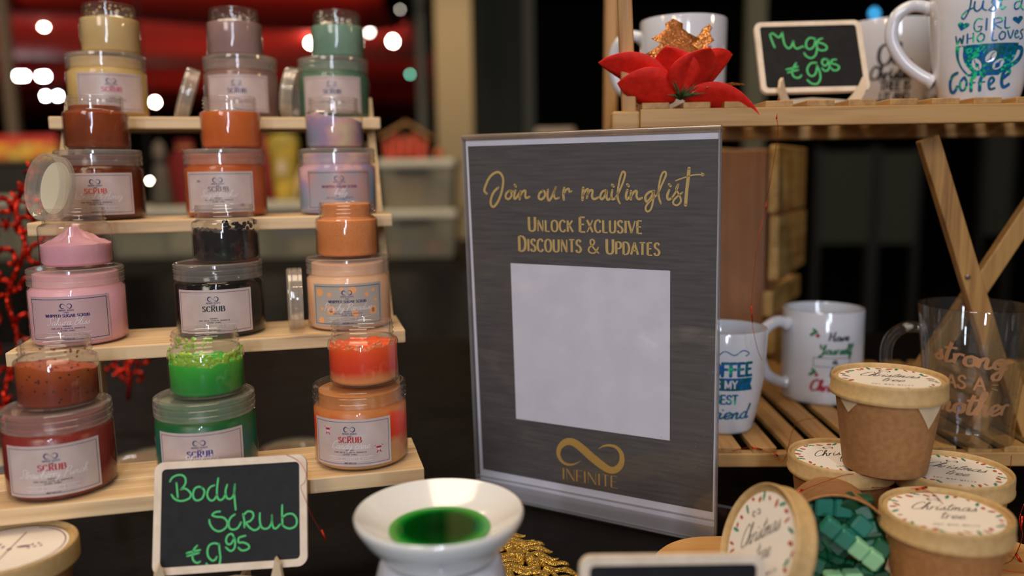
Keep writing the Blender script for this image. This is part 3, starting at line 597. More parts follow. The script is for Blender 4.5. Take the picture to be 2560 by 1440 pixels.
small = [
 ('berry', 150, 'amber', 'open jar of amber scrub with dark seeds, leftmost on the lowest tier', .0255, 'slant', smears('berry', 60, 5, .0255, .0405, (.0004, .0011), (-1.9, 1.9), 'seedy_smear'), False),
 ('teal', 521, 'green', 'open jar of bright green scrub with lime smears inside its neck', .0225, 'rough', lambda j: (smears('lime', 95, 9, .0225, .0310, (.0010, .0032), (-1.9, 1.9), 'lime_smear')(j), smears('lime', 46, 12, .031, .041, (.0006, .0019), (-1.9, .2), 'lime_smear')(j)), False),
 ('candy', 911, 'candy_small', 'open jar of orange red scrub fading to cream, on the candy cane jar', .0272, 'rough', smears('cloudy', 120, 6, .0262, .0312, (.0006, .0018), (-1.9, 1.9), 'foam'), False),
 ('pink', 195, 'pink', 'open half-full jar of pink whipped scrub with a swirled peak', .0165, 'peak', None, False),
 ('black', 568, 'black', 'open jar of glossy black scrub with a scooped-out top', .0225, 'chunk', black_bits, False),
 ('palepeach', 870, 'peach', 'open jar filled to the brim with smooth peach scrub', .0424, 'flat', None, True),
 ('honey', 246, 'honey', 'open jar of dark honey brown scrub on the third rack shelf', .0355, 'flat', None, True),
 ('orange', 581, 'orange', 'open jar of bright orange scrub with an empty rim', .0310, 'flat', None, False),
 ('pastel', 838, 'pastel', 'open jar of lilac and grey scrub with a scooped surface', .0262, 'slant', None, False),
 ('yellow', 280, 'yellow', 'open jar of pale yellow scrub, top left of the rack', .0310, 'flat', smears('yellow', 40, 7, .032, .042, (.0004, .0012)), False),
 ('mauve', 590, 'mauve', 'open jar of mauve scrub on the top tier', .0310, 'flat', smears('mauve', 60, 8, .032, .042, (.0004, .0012)), False),
 ('mint', 846, 'mint', 'open jar of grey green scrub with a crusty empty neck', .0300, 'flat', smears('mint', 20, 9, .032, .042, (.0004, .0012)), False)]
for (b, px, col, lab, lev, kind, ex, nf) in small:
    small_jar(on_big(b, px, .002), col, lab, lev, kind, 0, ex, nf)

# loose lids
def loose_lid(loc, M, label, group=None, R=.0245, flat=False):
    l = tag(empty('jar_lid', M=Matrix.Translation(loc) @ M), label, 'lid', group)
    pr = [(0, .0), (R-.0015, 0), (R-.0004, .0006), (R, .0016), (R, .0040), (R-.0006, .0044), (R, .0048), (R, .0085), (R-.0006, .0089), (R, .0093), (R, .0118), (R-.0004, .0122), (R-.0012, .0122), (R-.0014, .0116), (R-.0014, .002), (R-.006, .0018), (R-.0062, .0024), (R-.007, .0024), (R-.0072, .0016), (0, .0016)]
    cached('looselid%d' % int(R*1e4), lambda: MB().lathe(pr, 56).build('shell', FROST, l, .6), 'shell', l)
    cached('looseseal%d' % int(R*1e4), lambda: MB().lathe([(0, .0017), (R-.0052, .0017), (R-.0052, .0028), (0, .0026)], 40).build('seal', plain('foam_seal', rgb(214, 204, 176), .5), l, .6), 'seal', l)
def zto(n, up=(0, 0, 1)):
    n = Vector(n).normalized(); x = Vector(up).cross(n).normalized(); y = n.cross(x); return frame((0, 0, 0), x, y, n)
u_ = RM.to_3x3() @ Vector((1, 0, 0)); v_ = RM.to_3x3() @ Vector((0, 1, 0))
c1 = RM @ Vector((RMI @ shelf_xy(148, 2, .012))); c1 = shelf_xy(140, 2, .012)
loose_lid(at_d(146, 472, .606), zto((-.52, -.82, .16)), 'round frosted lid leaning open side out behind the pink jar')
p = shelf_xy(722, 1, .030); loose_lid(p+Vector((0, 0, .0252)), zto(u_*1.+v_*.02), 'frosted lid standing on edge between the black and peach jars')
p = shelf_xy(461, 3, .030); loose_lid(p+Vector((-.002, 0, .0245)), zto(u_*.93+Vector((0, 0, -.30))+v_*.1), 'frosted lid leaning against the large mauve jar, streak of light across it')
p = shelf_xy(716, 3, .030); loose_lid(p+Vector((0, 0, .0250)), zto(u_*.98-v_*.2+Vector((0, 0, -.16))), 'frosted lid leaning against the large grey green jar')
for k, (px, py, r) in enumerate(((735, 1118, .0345), (375, 1142, .0345), (-10, 1140, .0345))):
    loose_lid(at_z(px, py, .0001+.012), zto((0, 0, -1), (0, 1, 0)), ['clear lid lying on the cloth behind the candy cane jar', 'clear lid lying on the cloth behind the berry jar', 'clear lid lying at the far left edge of the cloth'][k], None, r, True)

# ------------------------------------------------------------------ boards and sign: local frames (x along the face, z up the face, y behind it)
def face_frame(x, y, z, yaw, lean, roll):
    ub = Vector((math.cos(yaw), math.sin(yaw), 0)); n = Vector((-math.sin(yaw), math.cos(yaw), 0))
    up = Vector((0, 0, 1))*math.cos(lean)+n*math.sin(lean)
    a = ub*math.cos(roll)+up*math.sin(roll); b = -ub*math.sin(roll)+up*math.cos(roll); nn = b.cross(a)*-1
    nn = a.cross(b)*-1
    return frame((x, y, z), a, nn, b)
def onto(M, px, py, off=0.):
    """local (x, z) of the point of the face y=off that the photo shows at px, py"""
    I = M.inverted(); o = I @ CAM; d = I.to_3x3() @ ray(px, py); t = (off-o.y)/d.y; p = o+d*t; return (p.x, p.z)
def rrect(x0, z0, x1, z1, r, n=6):
    out = []
    for cx, cz, a0 in ((x1-r, z0+r, -PI/2), (x1-r, z1-r, 0), (x0+r, z1-r, PI/2), (x0+r, z0+r, PI)):
        for k in range(n+1): a = a0+PI/2*k/n; out.append((cx+r*math.cos(a), cz+r*math.sin(a)))
    return out
def chalkboard(pose, w, h, label, strokes, crop, lw, cname):
    M = face_frame(*pose); b = tag(empty('chalkboard', M=M), label, 'sign')
    fr = MB(); outer = rrect(-w/2, 0, w/2, h, .006); ins = rrect(-w/2+.0046, .0046, w/2-.0046, h-.0046, .0028); n = len(outer); T = .0042
    vs = [(x, 0, z) for x, z in outer]+[(x, 0, z) for x, z in ins]+[(x, T, z) for x, z in outer]+[(x, .0012, z) for x, z in ins]; fs = []
    for k in range(n):
        k2 = (k+1) % n; fs += [(k, k2, n+k2, n+k), (2*n+k, 2*n+k2, k2, k), (n+k, n+k2, 3*n+k2, 3*n+k)]
    fs.append(tuple(2*n+k for k in range(n)))
    fr.add(vs, fs).build('frame', FRAMEW, b, .6)
    s = MB(); s.extrude(rrect(-w/2+.0042, .0042, w/2-.0042, h-.0042, .0028), .002, Matrix.Translation((0, .0008, 0))); s.build('slate', SLATE, b)
    if strokes:
        ink = Ink(); ox, oy, sc_ = crop
        for st in strokes:
            pts = [onto(M, ox+x/sc_, oy+y/sc_, .0008) for x, y in st]; ink.stroke(pts, lw, True, 6)
        ink.build('chalk_lettering', CHALK, b, flat_y(.0006))
    return b, M
def easel(M, w, label, zt, back=.035, hz=.004, horn=.016, hx=(-.03, .03)):
    """laser-cut plywood easel: a front bar, two horns that hook round the board, a back foot"""
    P = M.translation; yaw = math.atan2(M[1][0], M[0][0]); e = tag(empty('plywood_easel', (P.x, P.y, zt), yaw), label, 'easel')
    lean = math.atan2(-(M @ Vector((0, 0, 1))-P).dot(Vector((math.sin(yaw), -math.cos(yaw), 0))), 1); hb = P.z-zt
    for sx, tx in ((-1, hx[0]), (1, hx[1])):
        H_ = hb+horn; prof = [(-.0235, 0), (-.006, 0), (-.002, .004), (.0022, H_*.45), (.0040, H_*.68), (.0030, H_*.88), (0, H_), (-.0030, H_*.72), (-.0075, H_*.45), (-.0140, H_*.18)]
        m = MB(); m.extrude([(x*sx, z) for x, z in (prof if sx > 0 else prof[::-1])], .0028, Matrix.Translation((tx, -.0055, 0)) @ Matrix.Rotation(-.25 if sx > 0 else .70, 4, 'Z')); m.build('horn', PLY, e)
    tx = hx; hx = .33
    m = MB(); arc = [(-hx*w, 0), (-hx*w+.004, 0)]+[(-hx*w*.55+.008*math.cos(a), .0+.004*math.sin(a)) for a in [PI-PI*k/6 for k in range(7)]]+[(-.006, 0), (.006, 0)]+[(hx*w*.55+.008*math.cos(a), .004*math.sin(a)) for a in [PI-PI*k/6 for k in range(7)]]+[(hx*w-.004, 0), (hx*w, 0), (hx*w, hb*.55), (0, hb*.72), (-hx*w, hb*.55)]
    m.extrude(arc, .0028, Matrix.Translation((0, .010, 0))); m.build('front_bar', PLY, e)
    m = MB(); m.box(-.0014, .0014, .013, .045, 0, hb*.5, .0004); m.build('back_foot', PLY, e)
    return e
BODY = [[(352,428),(375,390),(420,365),(470,362),(505,385),(514,430),(500,470),(463,512)], [(463,512),(500,500),(540,520),(568,560),(552,600),(500,624),(450,628),(400,608),(368,565)], [(418,445),(425,510),(432,592)],
 [(683,495),(650,482),(610,500),(590,550),(597,600),(630,624),(680,605),(706,550),(700,510),(672,490)], [(808,468),(765,488),(738,540),(742,592),(775,625),(810,612),(838,565)], [(850,395),(840,470),(836,540),(845,600),(872,620),(905,600),(922,560)],
 [(942,462),(925,530),(935,590),(965,608),(1000,585),(1016,530),(1022,455)], [(1022,455),(1014,540),(1020,620),(1030,720)],
 [(868,738),(820,745),(788,775),(830,792),(900,800),(940,840),(937,890),(900,928),(850,942),(800,918),(766,870),(757,825)], [(1020,768),(980,800),(958,850),(965,905),(1000,925),(1050,908),(1085,850)],
 [(1105,765),(1118,830),(1120,900)], [(1112,778),(1150,738),(1200,745),(1212,790),(1180,835),(1140,855),(1170,900),(1220,930),(1262,915),(1278,890)], [(1280,755),(1278,820),(1290,885),(1320,915),(1370,905),(1400,850),(1404,775)], [(1404,775),(1405,850),(1420,905),(1450,910),(1488,870)],
 [(1510,672),(1508,750),(1512,870)], [(1512,800),(1560,765),(1620,765),(1658,815),(1652,880),(1600,912),(1550,905),(1515,880)],
 [(632,1090),(600,1130),(585,1190),(592,1240),(628,1268),(662,1255)], [(525,1168),(590,1150),(662,1135)], [(530,1198),(590,1182),(650,1165)],
 [(860,1078),(810,1065),(760,1085),(738,1140),(748,1205),(790,1245),(820,1232),(835,1205)], [(858,1075),(865,1150),(872,1220),(858,1290),(815,1332),(765,1325),(728,1275)],
 [(1012,1000),(985,968),(945,990),(930,1040),(950,1075),(985,1068),(1010,1020)], [(1012,1000),(1024,1060),(1015,1120),(975,1145),(928,1108)], [(1130,988),(1090,998),(1062,1012),(1060,1055),(1110,1058),(1158,1080),(1168,1112),(1135,1135),(1090,1138),(1058,1112)]]
b1, M1 = chalkboard((-0.1823, 0.4929, 0.0317, 0.0714, 0.332, 0.0212), .097, .0705, 'blackboard price sign lettered Body scrub in green, in front of the rack', BODY, (340, 1100, 4.129), .00125, 'body')
easel(M1, .097, 'small plywood easel under the Body scrub blackboard', 0, hx=(-.041, .0296), horn=.010)
MUGS = [[(235,318),(255,375),(280,435)], [(235,318),(262,306),(295,330),(322,343),(350,298)], [(350,298),(358,360),(375,415),(405,442),(432,425),(450,375)], [(450,375),(456,420),(482,446),(512,435),(535,425),(545,430)],
 [(648,355),(600,348),(568,385),(572,435),(605,450),(640,420),(652,362)], [(652,362),(667,430),(655,500),(615,532),(570,515),(550,485)], [(716,352),(682,365),(678,388),(720,400),(754,425),(748,455),(702,462),(672,445)],
 [(476,578),(450,620),(440,670),(460,705),(500,712),(524,690)], [(386,636),(440,625),(492,608)], [(400,665),(450,650),(495,640)], [(662,575),(610,580),(578,630),(590,680),(625,697),(655,670),(667,610)], [(667,600),(692,660),(697,720),(670,765),(620,765),(578,732)],
 [(764,545),(725,542),(712,575),(735,602),(762,585),(768,548)], [(768,548),(782,600),(765,642),(738,648),(713,625)], [(842,545),(805,550),(800,580),(840,590),(870,615),(850,642),(815,642),(796,622)]]
TOPZ = .3345
b2, M2 = chalkboard((0.2745, 0.7485, 0.3494, -0.0104, 0.4037, 0.0124), .097, .0716, 'blackboard price sign lettered Mugs in green, on the upper bamboo shelf', MUGS, (1860, 0, 3.657), .0016, 'mugs')
easel(M2, .097, 'small plywood easel holding the Mugs blackboard', TOPZ, hx=(-.0316, .0385), horn=.012)
b3, M3 = chalkboard((0.0777, 0.3788, 0.0176, 0.1363, 0.1774, -0.0632), .097, .0712, 'blackboard sign cut off by the bottom edge, in front of the wax melts', None, None, 0, '')
easel(M3, .097, 'small plywood easel under the cut-off blackboard', 0, hx=(-.035, .035), horn=.010)

# ------------------------------------------------------------------ acrylic sign holder with the printed sheet
MS = face_frame(0.0594, 0.6371, 0.0008, -0.5203, -0.0423, -0.0027); SW, SH = .212, .3113
holder = tag(empty('sign_holder', M=MS), 'clear acrylic L-shaped sign holder standing in the middle of the table', 'sign holder')
MB().box(-SW/2, SW/2, -.0024, -.0008, .002, SH-.002, .0003).build('front_pane', ACRYL, holder)
MB().box(-SW/2, SW/2, .0008, .0024, .002, SH-.002, .0003).build('back_pane', ACRYL, holder)
MB().tube([(-SW/2, 0, SH-.0022), (SW/2, 0, SH-.0022)], .0026, 12).build('top_fold', clearm('acrylic_fold', (.75, .68, .6, 1), 4., .12, .45, (.5, .42, .34, 1)), holder, .6)
for x in (-SW/2, SW/2-.0009):
    for y in (-.0025, .0007): MB().box(x, x+.0009, y, y+.0018, .002, SH-.002).build('pane_edge', ACRYL_E, holder)
MB().tube([(-SW/2, -.0006, .0022), (SW/2, -.0006, .0022)], .0020, 12).build('bottom_bend', ACRYL_E, holder, .6)
MB().box(-SW/2+.001, SW/2-.001, -.0030, -.0024, .004, .0165, .0002).build('reflection_band', clearm('acrylic_reflection', (.8, .8, .82, 1), 2., .1, .5, (.62, .61, .66, 1)), holder)  # hazy grey strip standing in for light reflected by the clear acrylic
MB().box(-SW/2, SW/2, .0, .066, .0002, .0020, .0003).build('foot', ACRYL, holder)
MB().box(-SW/2, SW/2, .0655, .066, .0002, .0022).build('foot_edge', ACRYL_E, holder)
MB().tube([(-SW/2, -.0012, .0185), (SW/2, -.0012, .0205)], .0007, 8).build('crease', ACRYL_E, holder, .6)
def S_(px, py): return onto(MS, px, py, -.0006)
paper = tag(empty('printed_sheet', M=MS.copy()), 'dark grey mailing list sheet with gold lettering inside the acrylic holder', 'poster')
PAPERW = noisy('sheet_paper', rgb(216, 216, 228), rgb(208, 208, 222), 40, .5, bump=0)
pc = [S_(1163, 352), S_(1800, 330), S_(1785, 1319), S_(1201, 1213)]
pm = MB(); bl, br = pc[3], pc[2]; tl, tr = pc[0], pc[1]; nn_ = 16; vs = []; fs = []
for i in range(nn_+1):
    t = i/nn_; b_ = (bl[0]+(br[0]-bl[0])*t, bl[1]+(br[1]-bl[1])*t-.0012*math.sin(t*PI)); q = (tl[0]+(tr[0]-tl[0])*t, tl[1]+(tr[1]-tl[1])*t); vs += [(b_[0], 0, b_[1]), (q[0], 0, q[1])]
for i in range(nn_): fs.append((2*i, 2*i+2, 2*i+3, 2*i+1))
pm.add(vs, fs).build('sheet', PAPERW, paper)
ink = Ink(); ink.poly([S_(1207, 1173), S_(1781, 1281), S_(1796, 347), S_(1169, 366)])
ink.build('dark_print', noisy('charcoal_print', rgb(92, 89, 89), rgb(80, 77, 77), 30, .45, (1, 1, 14), 0), paper, flat_y(-.0002))
ink = Ink(); ink.poly([S_(1290, 1047), S_(1674, 1102), S_(1675, 677), S_(1276, 658)]); ink.build('blank_panel', PAPERW, paper, flat_y(-.0003))
JOIN = [([(280,600),(258,575),(268,530),(300,460),(345,415),(390,405),(422,440),(430,500),(412,600),(378,680),(342,720),(318,700),(320,645),(345,585),(385,545)], 1.0),
 ([(485,573),(458,600),(453,635),(478,650),(505,622),(502,582),(487,572),(520,580)], .9), ([(542,572),(530,620),(535,648),(556,632),(585,585)], .95), ([(535,520),(546,535)], 1), ([(588,580),(580,652)], 1), ([(583,625),(608,582),(634,575),(632,620),(642,640),(670,628)], .9),
 ([(792,573),(762,600),(756,640),(782,652),(812,620),(808,582),(790,572)], .95), ([(840,565),(835,620),(848,662),(875,630),(912,542)], .95), ([(912,542),(895,600),(905,645),(940,638)], .8), ([(988,548),(980,600),(985,655)], 1), ([(985,602),(1005,567),(1030,555),(1035,582),(1055,578)], .8),
 ([(1162,548),(1155,657)], 1.1), ([(1158,620),(1185,570),(1208,565),(1195,640)], .9), ([(1198,612),(1225,572),(1248,575),(1242,625),(1260,650),(1300,635)], .9), ([(1365,568),(1335,585),(1318,625),(1330,652),(1355,630),(1380,572)], .9), ([(1380,572),(1375,630),(1387,657),(1415,640)], .9),
 ([(1428,568),(1420,620),(1430,652),(1458,640)], .9), ([(1428,520),(1440,535)], 1), ([(1458,640),(1500,560),(1535,470),(1545,415),(1522,402),(1496,470),(1478,580),(1480,650),(1497,688)], .8), ([(1565,568),(1553,620),(1562,652),(1592,625)], .95), ([(1565,515),(1578,532)], 1),
 ([(1600,578),(1598,652)], 1), ([(1600,622),(1630,582),(1652,580),(1650,625),(1668,650),(1700,640)], .9), ([(1800,578),(1760,590),(1730,630),(1740,672),(1772,650),(1808,585)], .9), ([(1810,575),(1802,660),(1782,740),(1750,764),(1732,740),(1745,700),(1790,650),(1840,610)], .75),
 ([(1840,610),(1880,520),(1918,430),(1908,400),(1880,425),(1856,520),(1852,620),(1872,690)], .75), ([(1948,568),(1930,620),(1940,655),(1972,640)], .9), ([(1948,515),(1960,530)], 1), ([(1972,640),(2010,580),(2035,510),(2012,560),(2040,610),(2055,668),(2022,706),(1985,690),(1998,650),(2068,590)], .7),
 ([(2130,370),(2120,470),(2106,600),(2098,705)], 1.2), ([(2008,482),(2080,455),(2180,428),(2264,428)], .5), ([(2245,412),(2266,427),(2250,438)], .5)]
ink = Ink()
for st, wf in JOIN: ink.stroke([S_(1140+x/3.657, 320+y/3.657) for x, y in st], .0020*wf, True, 6)
def word(ink, txt, pxl, pyl, pxr, pyr, hpx, **kw):
    """set a word so that its baseline runs between two photo points"""
    a = S_(pxl, pyl); b = S_(pxr, pyr); h = S_(pxl, pyl-hpx)[1]-a[1]; W = b[0]-a[0]; rise = (b[1]-a[1])/W
    f = kw.get('first', 1); tr_ = kw.pop('track', .0008); nat = sum(glyph(CAPS, c)[0]*h*(f if c.isupper() else 1) for c in txt); sx = (W-tr_*(len(txt)-1))/nat
    ink.text(txt, a[0], a[1], h, CAPS, sx=sx, track=tr_, align=-1, rise=rise, **kw)
cx, s6 = 1140, 3.657
word(ink, 'Unlock', 1140+660/s6, 320+942/s6, 1140+1070/s6, 320+950/s6, 27.5, first=1.28, thick=.20, thin=.11, track=.0012)
word(ink, 'Exclusive', 1140+1125/s6, 320+950/s6, 1140+1702/s6, 320+965/s6, 30, first=1.22, thick=.20, thin=.11, track=.0012)
word(ink, 'Discounts', 1140+572/s6, 320+1124/s6, 1140+1145/s6, 320+1138/s6, 30, first=1.22, thick=.20, thin=.11, track=.0012)
word(ink, '&', 1140+1205/s6, 320+1144/s6, 1140+1303/s6, 320+1144/s6, 34, thick=.14, thin=.10)
word(ink, 'Updates', 1140+1370/s6, 320+1150/s6, 1140+1862/s6, 320+1166/s6, 30, first=1.22, thick=.20, thin=.11, track=.0012)
ink.build('gold_lettering', GOLDINK, paper, flat_y(-.0004))
lg = Ink(); sw_t = [((2015,405),4),((2100,355),30),((2215,345),45),((2320,385),62),((2392,490),80),((2385,640),100),((2300,730),112),((2200,735),132),((2080,665),150),((1900,520),158),((1750,385),152),((1620,295),140),((1500,290),118),((1405,370),90),((1380,480),76),((1425,585),60),((1500,640),50),((1610,650),34),((1745,592),3)]
q = crom([(*S_(1180+x/6.4, 1060+y/6.4), w_*.001/21.5) for (x, y), w_ in sw_t], 5); lg.ribbon([(a, b) for a, b, _ in q], [c for _, _, c in q])
word(lg, 'INFINITE', 1180+1440/6.4, 1060+882/6.4, 1180+2335/6.4, 1060+1032/6.4, 28, thick=.13, thin=.035, track=.0006)
lg.build('logo_print', plain('gold_print_dark', rgb(184, 146, 78), .5), paper, flat_y(-.0004))
lg = Ink(); word(lg, 'PRODUCTS & SERVICES', 1180+1440/6.4, 1060+945/6.4, 1180+2335/6.4, 1060+1100/6.4, 9, thick=.14, thin=.06, track=.0002); lg.build('logo_small_print', plain('bronze_print', rgb(120, 92, 66), .5), paper, flat_y(-.0004))
sp = Ink(); rnd = random.Random(2)
for _ in range(46):
    px, py = rnd.uniform(1330, 1780), rnd.uniform(1090, 1190); u, v = S_(px, py); sp.dot(u, v, rnd.uniform(.0002, .0006), 5)
sp.build('gold_specks', plain('gold_speck_print', rgb(122, 100, 60), .5), paper, flat_y(-.00038))

# ------------------------------------------------------------------ oil burner
Pb = at_d(1098, 1272, .462); zr = Pb.z; R = .0478
burn = tag(empty('oil_burner', (Pb.x, Pb.y, 0)), 'white ceramic oil burner with a flared bowl in the foreground', 'oil burner')
MB().lathe([(.0, zr-.0165), (.012, zr-.016), (.024, zr-.0135), (.036, zr-.008), (.0448, zr-.0012), (.0468, zr), (.0478, zr-.0012), (.0474, zr-.0042), (.0430, zr-.0120), (.0370, zr-.0190), (.0330, zr-.0228), (.0325, zr-.0250), (0, zr-.0250)], 72).build('bowl', CERAM_W, burn, .9)
# hollow body with an arched opening at the front
seg = 72; zs = [zr-.0262, zr-.030, zr-.040, zr-.050, zr-.060, zr-.070, .010, .003, 0]; rr = [.0318, .0345, .0372, .0395, .0412, .0425, .044, .0450, .0440]
vs = []; fs = []
for z, r in zip(zs, rr):
    for k in range(seg): a = 2*PI*k/seg; vs.append((r*math.cos(a), r*math.sin(a), z))
af = math.atan2(-Pb.y, -Pb.x)
for i in range(len(zs)-1):
    for k in range(seg):
        a = 2*PI*(k+.5)/seg; d = abs((a-af+PI) % (2*PI)-PI)
        if 2 <= i <= 6 and d < (.14, .42, .5, .52, .52)[i-2]: continue
        k2 = (k+1) % seg; fs.append((i*seg+k, i*seg+k2, (i+1)*seg+k2, (i+1)*seg+k))
bo = MB().add(vs, fs).build('body', CERAM, burn, .9); so = bo.modifiers.new('thickness', 'SOLIDIFY'); so.thickness = .004; so.offset = -1
MB().lathe([(0, .001), (.018, .001), (.019, .004), (.019, .016), (.0175, .016), (.0175, .013), (0, .013)], 32).build('tealight', plain('tealight_wax', rgb(230, 220, 200), .4), burn, .8)
oil = NT('green_oil'); oil.b.inputs['Base Color'].default_value = rgb(4, 60, 14); oil.b.inputs['Roughness'].default_value = .03; oil.b.inputs['Coat Weight'].default_value = .3
v = oil.coords(); gr = oil.add('ShaderNodeVectorMath', operation='LENGTH'); oil.link(v, gr.inputs[0]); oil.link(oil.ramp(gr.outputs['Value'], [(.0, rgb(2, 38, 8)), (.0195, rgb(4, 62, 14)), (.0235, rgb(10, 118, 36)), (.0290, rgb(96, 176, 84))]), oil.b.inputs['Base Color'])
o = MB().lathe([(0, 0), (.010, 0), (.0200, 0), (.0240, 0), (.0287, .0002), (.0280, -.0012), (.02, -.0045), (0, -.0058)], 64).build('oil', oil.m, None, .8)
o.location = (Pb.x, Pb.y, zr-.0108); tag(o, 'pool of green scented oil in the white burner bowl', 'oil')

# ------------------------------------------------------------------ bamboo folding stand
SY = -math.radians(4.5); SX0 = .1035; SYF = .660
st = tag(empty('folding_shelf', (SX0, SYF, 0), SY*-0), 'two-tier folding bamboo shelf with slatted tops carrying the mugs', 'shelf')
W2 = .56; D2 = .30
def rail(x0, x1, y, z0, z1, nm='rail', t=.010): MB().box(x0, x1, y, y+t, z0, z1, .0010).build(nm, BAMBOO, st)
SH_ = Matrix.Rotation(-.075, 4, 'Z')                       # the slats run 4.5 degrees off the view, as the stand is turned
st.rotation_euler = (0, 0, -.03)
for (zt, x0, y0, dpt, key) in ((TOPZ, .0, 0, .30, 'u'), (.0555, .004, -.012, .31, 'l')):
    slh = .0052
    rh = .0150 if key == 'u' else .0120
    rail(x0, W2, y0, zt-slh-rh+.0006, zt-slh+.0003); rail(x0, W2, y0+dpt-.01, zt-slh-rh+.0006, zt-slh+.0003)
    n = 16; pitch = .0323 if key == 'u' else .0290; sw = .0215 if key == 'u' else .0195
    for k in range(n if key == 'u' else 18):
        x = x0+.0015+k*pitch
        if x+sw > W2: break
        MB().box(x, x+sw, y0+.0012, y0+dpt-.001, zt-slh, zt, .0008).build('slat', BAMBOO_Y, st)
# uprights and folding legs
def bar(p, q, wd, th, nm, mat=None, ax=(0, 1, 0)):
    p, q = Vector(p), Vector(q); t = (q-p); L = t.length; t.normalize(); n = Vector(ax); s = t.cross(n).normalized(); n = s.cross(t)
    M = frame(p, s, n, t); MB().box(-wd/2, wd/2, -th/2, th/2, 0, L, .0012, M).build(nm, mat or BAMBOO_Z, st); return M
ML = Matrix.Translation((SX0, SYF, 0)) @ Matrix.Rotation(-.03, 4, 'Z'); MLI = ML.inverted()
def L_(px, py, yy):
    """stand-local point that the photo shows at px, py, yy behind the front rail"""
    o = MLI @ CAM; d = MLI.to_3x3() @ ray(px, py); t = (yy-o.y)/d.y; return o+d*t
bar(L_(1576, 372, .016), L_(1556, -120, .016), .0115, .009, 'front_upright')
bar(L_(1524, 420, .34), L_(1530, -120, .34), .015, .012, 'rear_upright')
MB().box(-.022, .0, .002, .024, TOPZ-.030, TOPZ-.006, .002).build('hinge_block', BAMBOO, st)
a, b = L_(2318, 345, .045), L_(2520, 1010, .045); bar(a, a+(b-a)*1.14, .0165, .010, 'crossed_leg')
a, b = L_(2620, 455, .075), L_(2375, 822, .075); bar(a+(a-b)*.30, a+(b-a)*1.42, .0165, .010, 'crossed_leg')
a, b = L_(2512, 905, .02), L_(2600, 1180, .02); bar(a, b, .014, .010, 'leg_strut')
a, b = L_(2528, 900, .035), L_(2440, 1075, .035); bar(a, b, .012, .010, 'leg_strut')
bar((.004, .005, .0), (.004, .005, TOPZ-.02), .009, .009, 'front_leg'); bar((.004, .28, .0), (.004, .28, TOPZ-.02), .009, .009, 'rear_leg')
bar((W2-.01, .02, .0), (W2-.01, .02, TOPZ-.02), .012, .01, 'front_leg'); bar((W2-.01, .28, .0), (W2-.01, .28, TOPZ-.02), .012, .01, 'rear_leg')
M = MB().lathe([(0, 0), (.0022, 0), (.0022, .0012), (.0012, .002), (0, .002)], 12, frame(L_(2419, 692, .039), (1, 0, 0), (0, 0, 1), (0, -1, 0))).build('bolt', plain('bolt_steel', rgb(150, 140, 140), .3, .8), st, .6)

# wooden crate behind the mugs: boards on the right, a planed post at the corner
cc = at_d(1902, 1030, 1.02); cyaw = math.radians(28.4); rd = Vector((math.sin(cyaw), math.cos(cyaw), 0)); ld = Vector((-math.cos(cyaw), math.sin(cyaw), 0))
crate = tag(empty('wooden_crate', M=frame((cc.x, cc.y, 0), (rd.x, rd.y, 0), (-rd.y, rd.x, 0), (0, 0, 1))), 'rough wooden crate on end behind the mugs, its side of stacked planks', 'crate')
CHT = .2798-(.137-.1485*.99)*1.02+.0
zt = at_d(1902, 366, 1.02).z
def zc(py): return at_d(1902, py, 1.02).z
for z1, z0, t in ((zt, zc(531), .0), (zc(536), zc(694), -.002), (zc(722), zc(785), .003), (zc(812), zc(880), -.001), (zc(896), zc(1010), .0)):
    MB().box(-.004, .195, -.012+t-.002, t-.002+.0, max(z0, .006), z1, .0025, None).build('plank', CRATE, crate)
MB().box(-.004, .022, 0, .075, 0, zt-.004, .002).build('corner_post', CRATE_POST, crate)
MB().box(.165, .191, 0, .075, 0, zt-.004, .002).build('corner_post', CRATE_POST, crate)
for z1, z0 in ((zt, zc(531)), (zc(536), zc(694)), (zc(722), zc(785)), (zc(812), zc(880))): MB().box(-.004, .195, .075, .087, z0, z1, .002).build('plank', CRATE, crate)

# ------------------------------------------------------------------ mugs
HOLO = NT('holographic_foil'); v = HOLO.coords((1, 1, 1)); vo = HOLO.add('ShaderNodeTexVoronoi', Scale=520); HOLO.link(v, vo.inputs['Vector']); t_ = HOLO.add('ShaderNodeTexNoise', Scale=55, Detail=2); HOLO.link(v, t_.inputs['Vector'])
mxh = HOLO.add('ShaderNodeMath', operation='MULTIPLY_ADD'); sph = HOLO.add('ShaderNodeSeparateColor'); HOLO.link(vo.outputs['Color'], sph.inputs[0]); HOLO.link(sph.outputs[0], mxh.inputs[0]); mxh.inputs[1].default_value = .35; HOLO.link(t_.outputs['Fac'], mxh.inputs[2])
HOLO.link(HOLO.ramp(mxh.outputs[0], [(.45, rgb(4, 84, 100)), (.62, rgb(6, 112, 118)), (.74, rgb(16, 74, 196)), (.80, rgb(6, 118, 122)), (.9, rgb(30, 210, 140))]), HOLO.b.inputs['Base Color'])
HOLO.b.inputs['Metallic'].default_value = .15; HOLO.b.inputs['Roughness'].default_value = .3; HOLO = HOLO.m
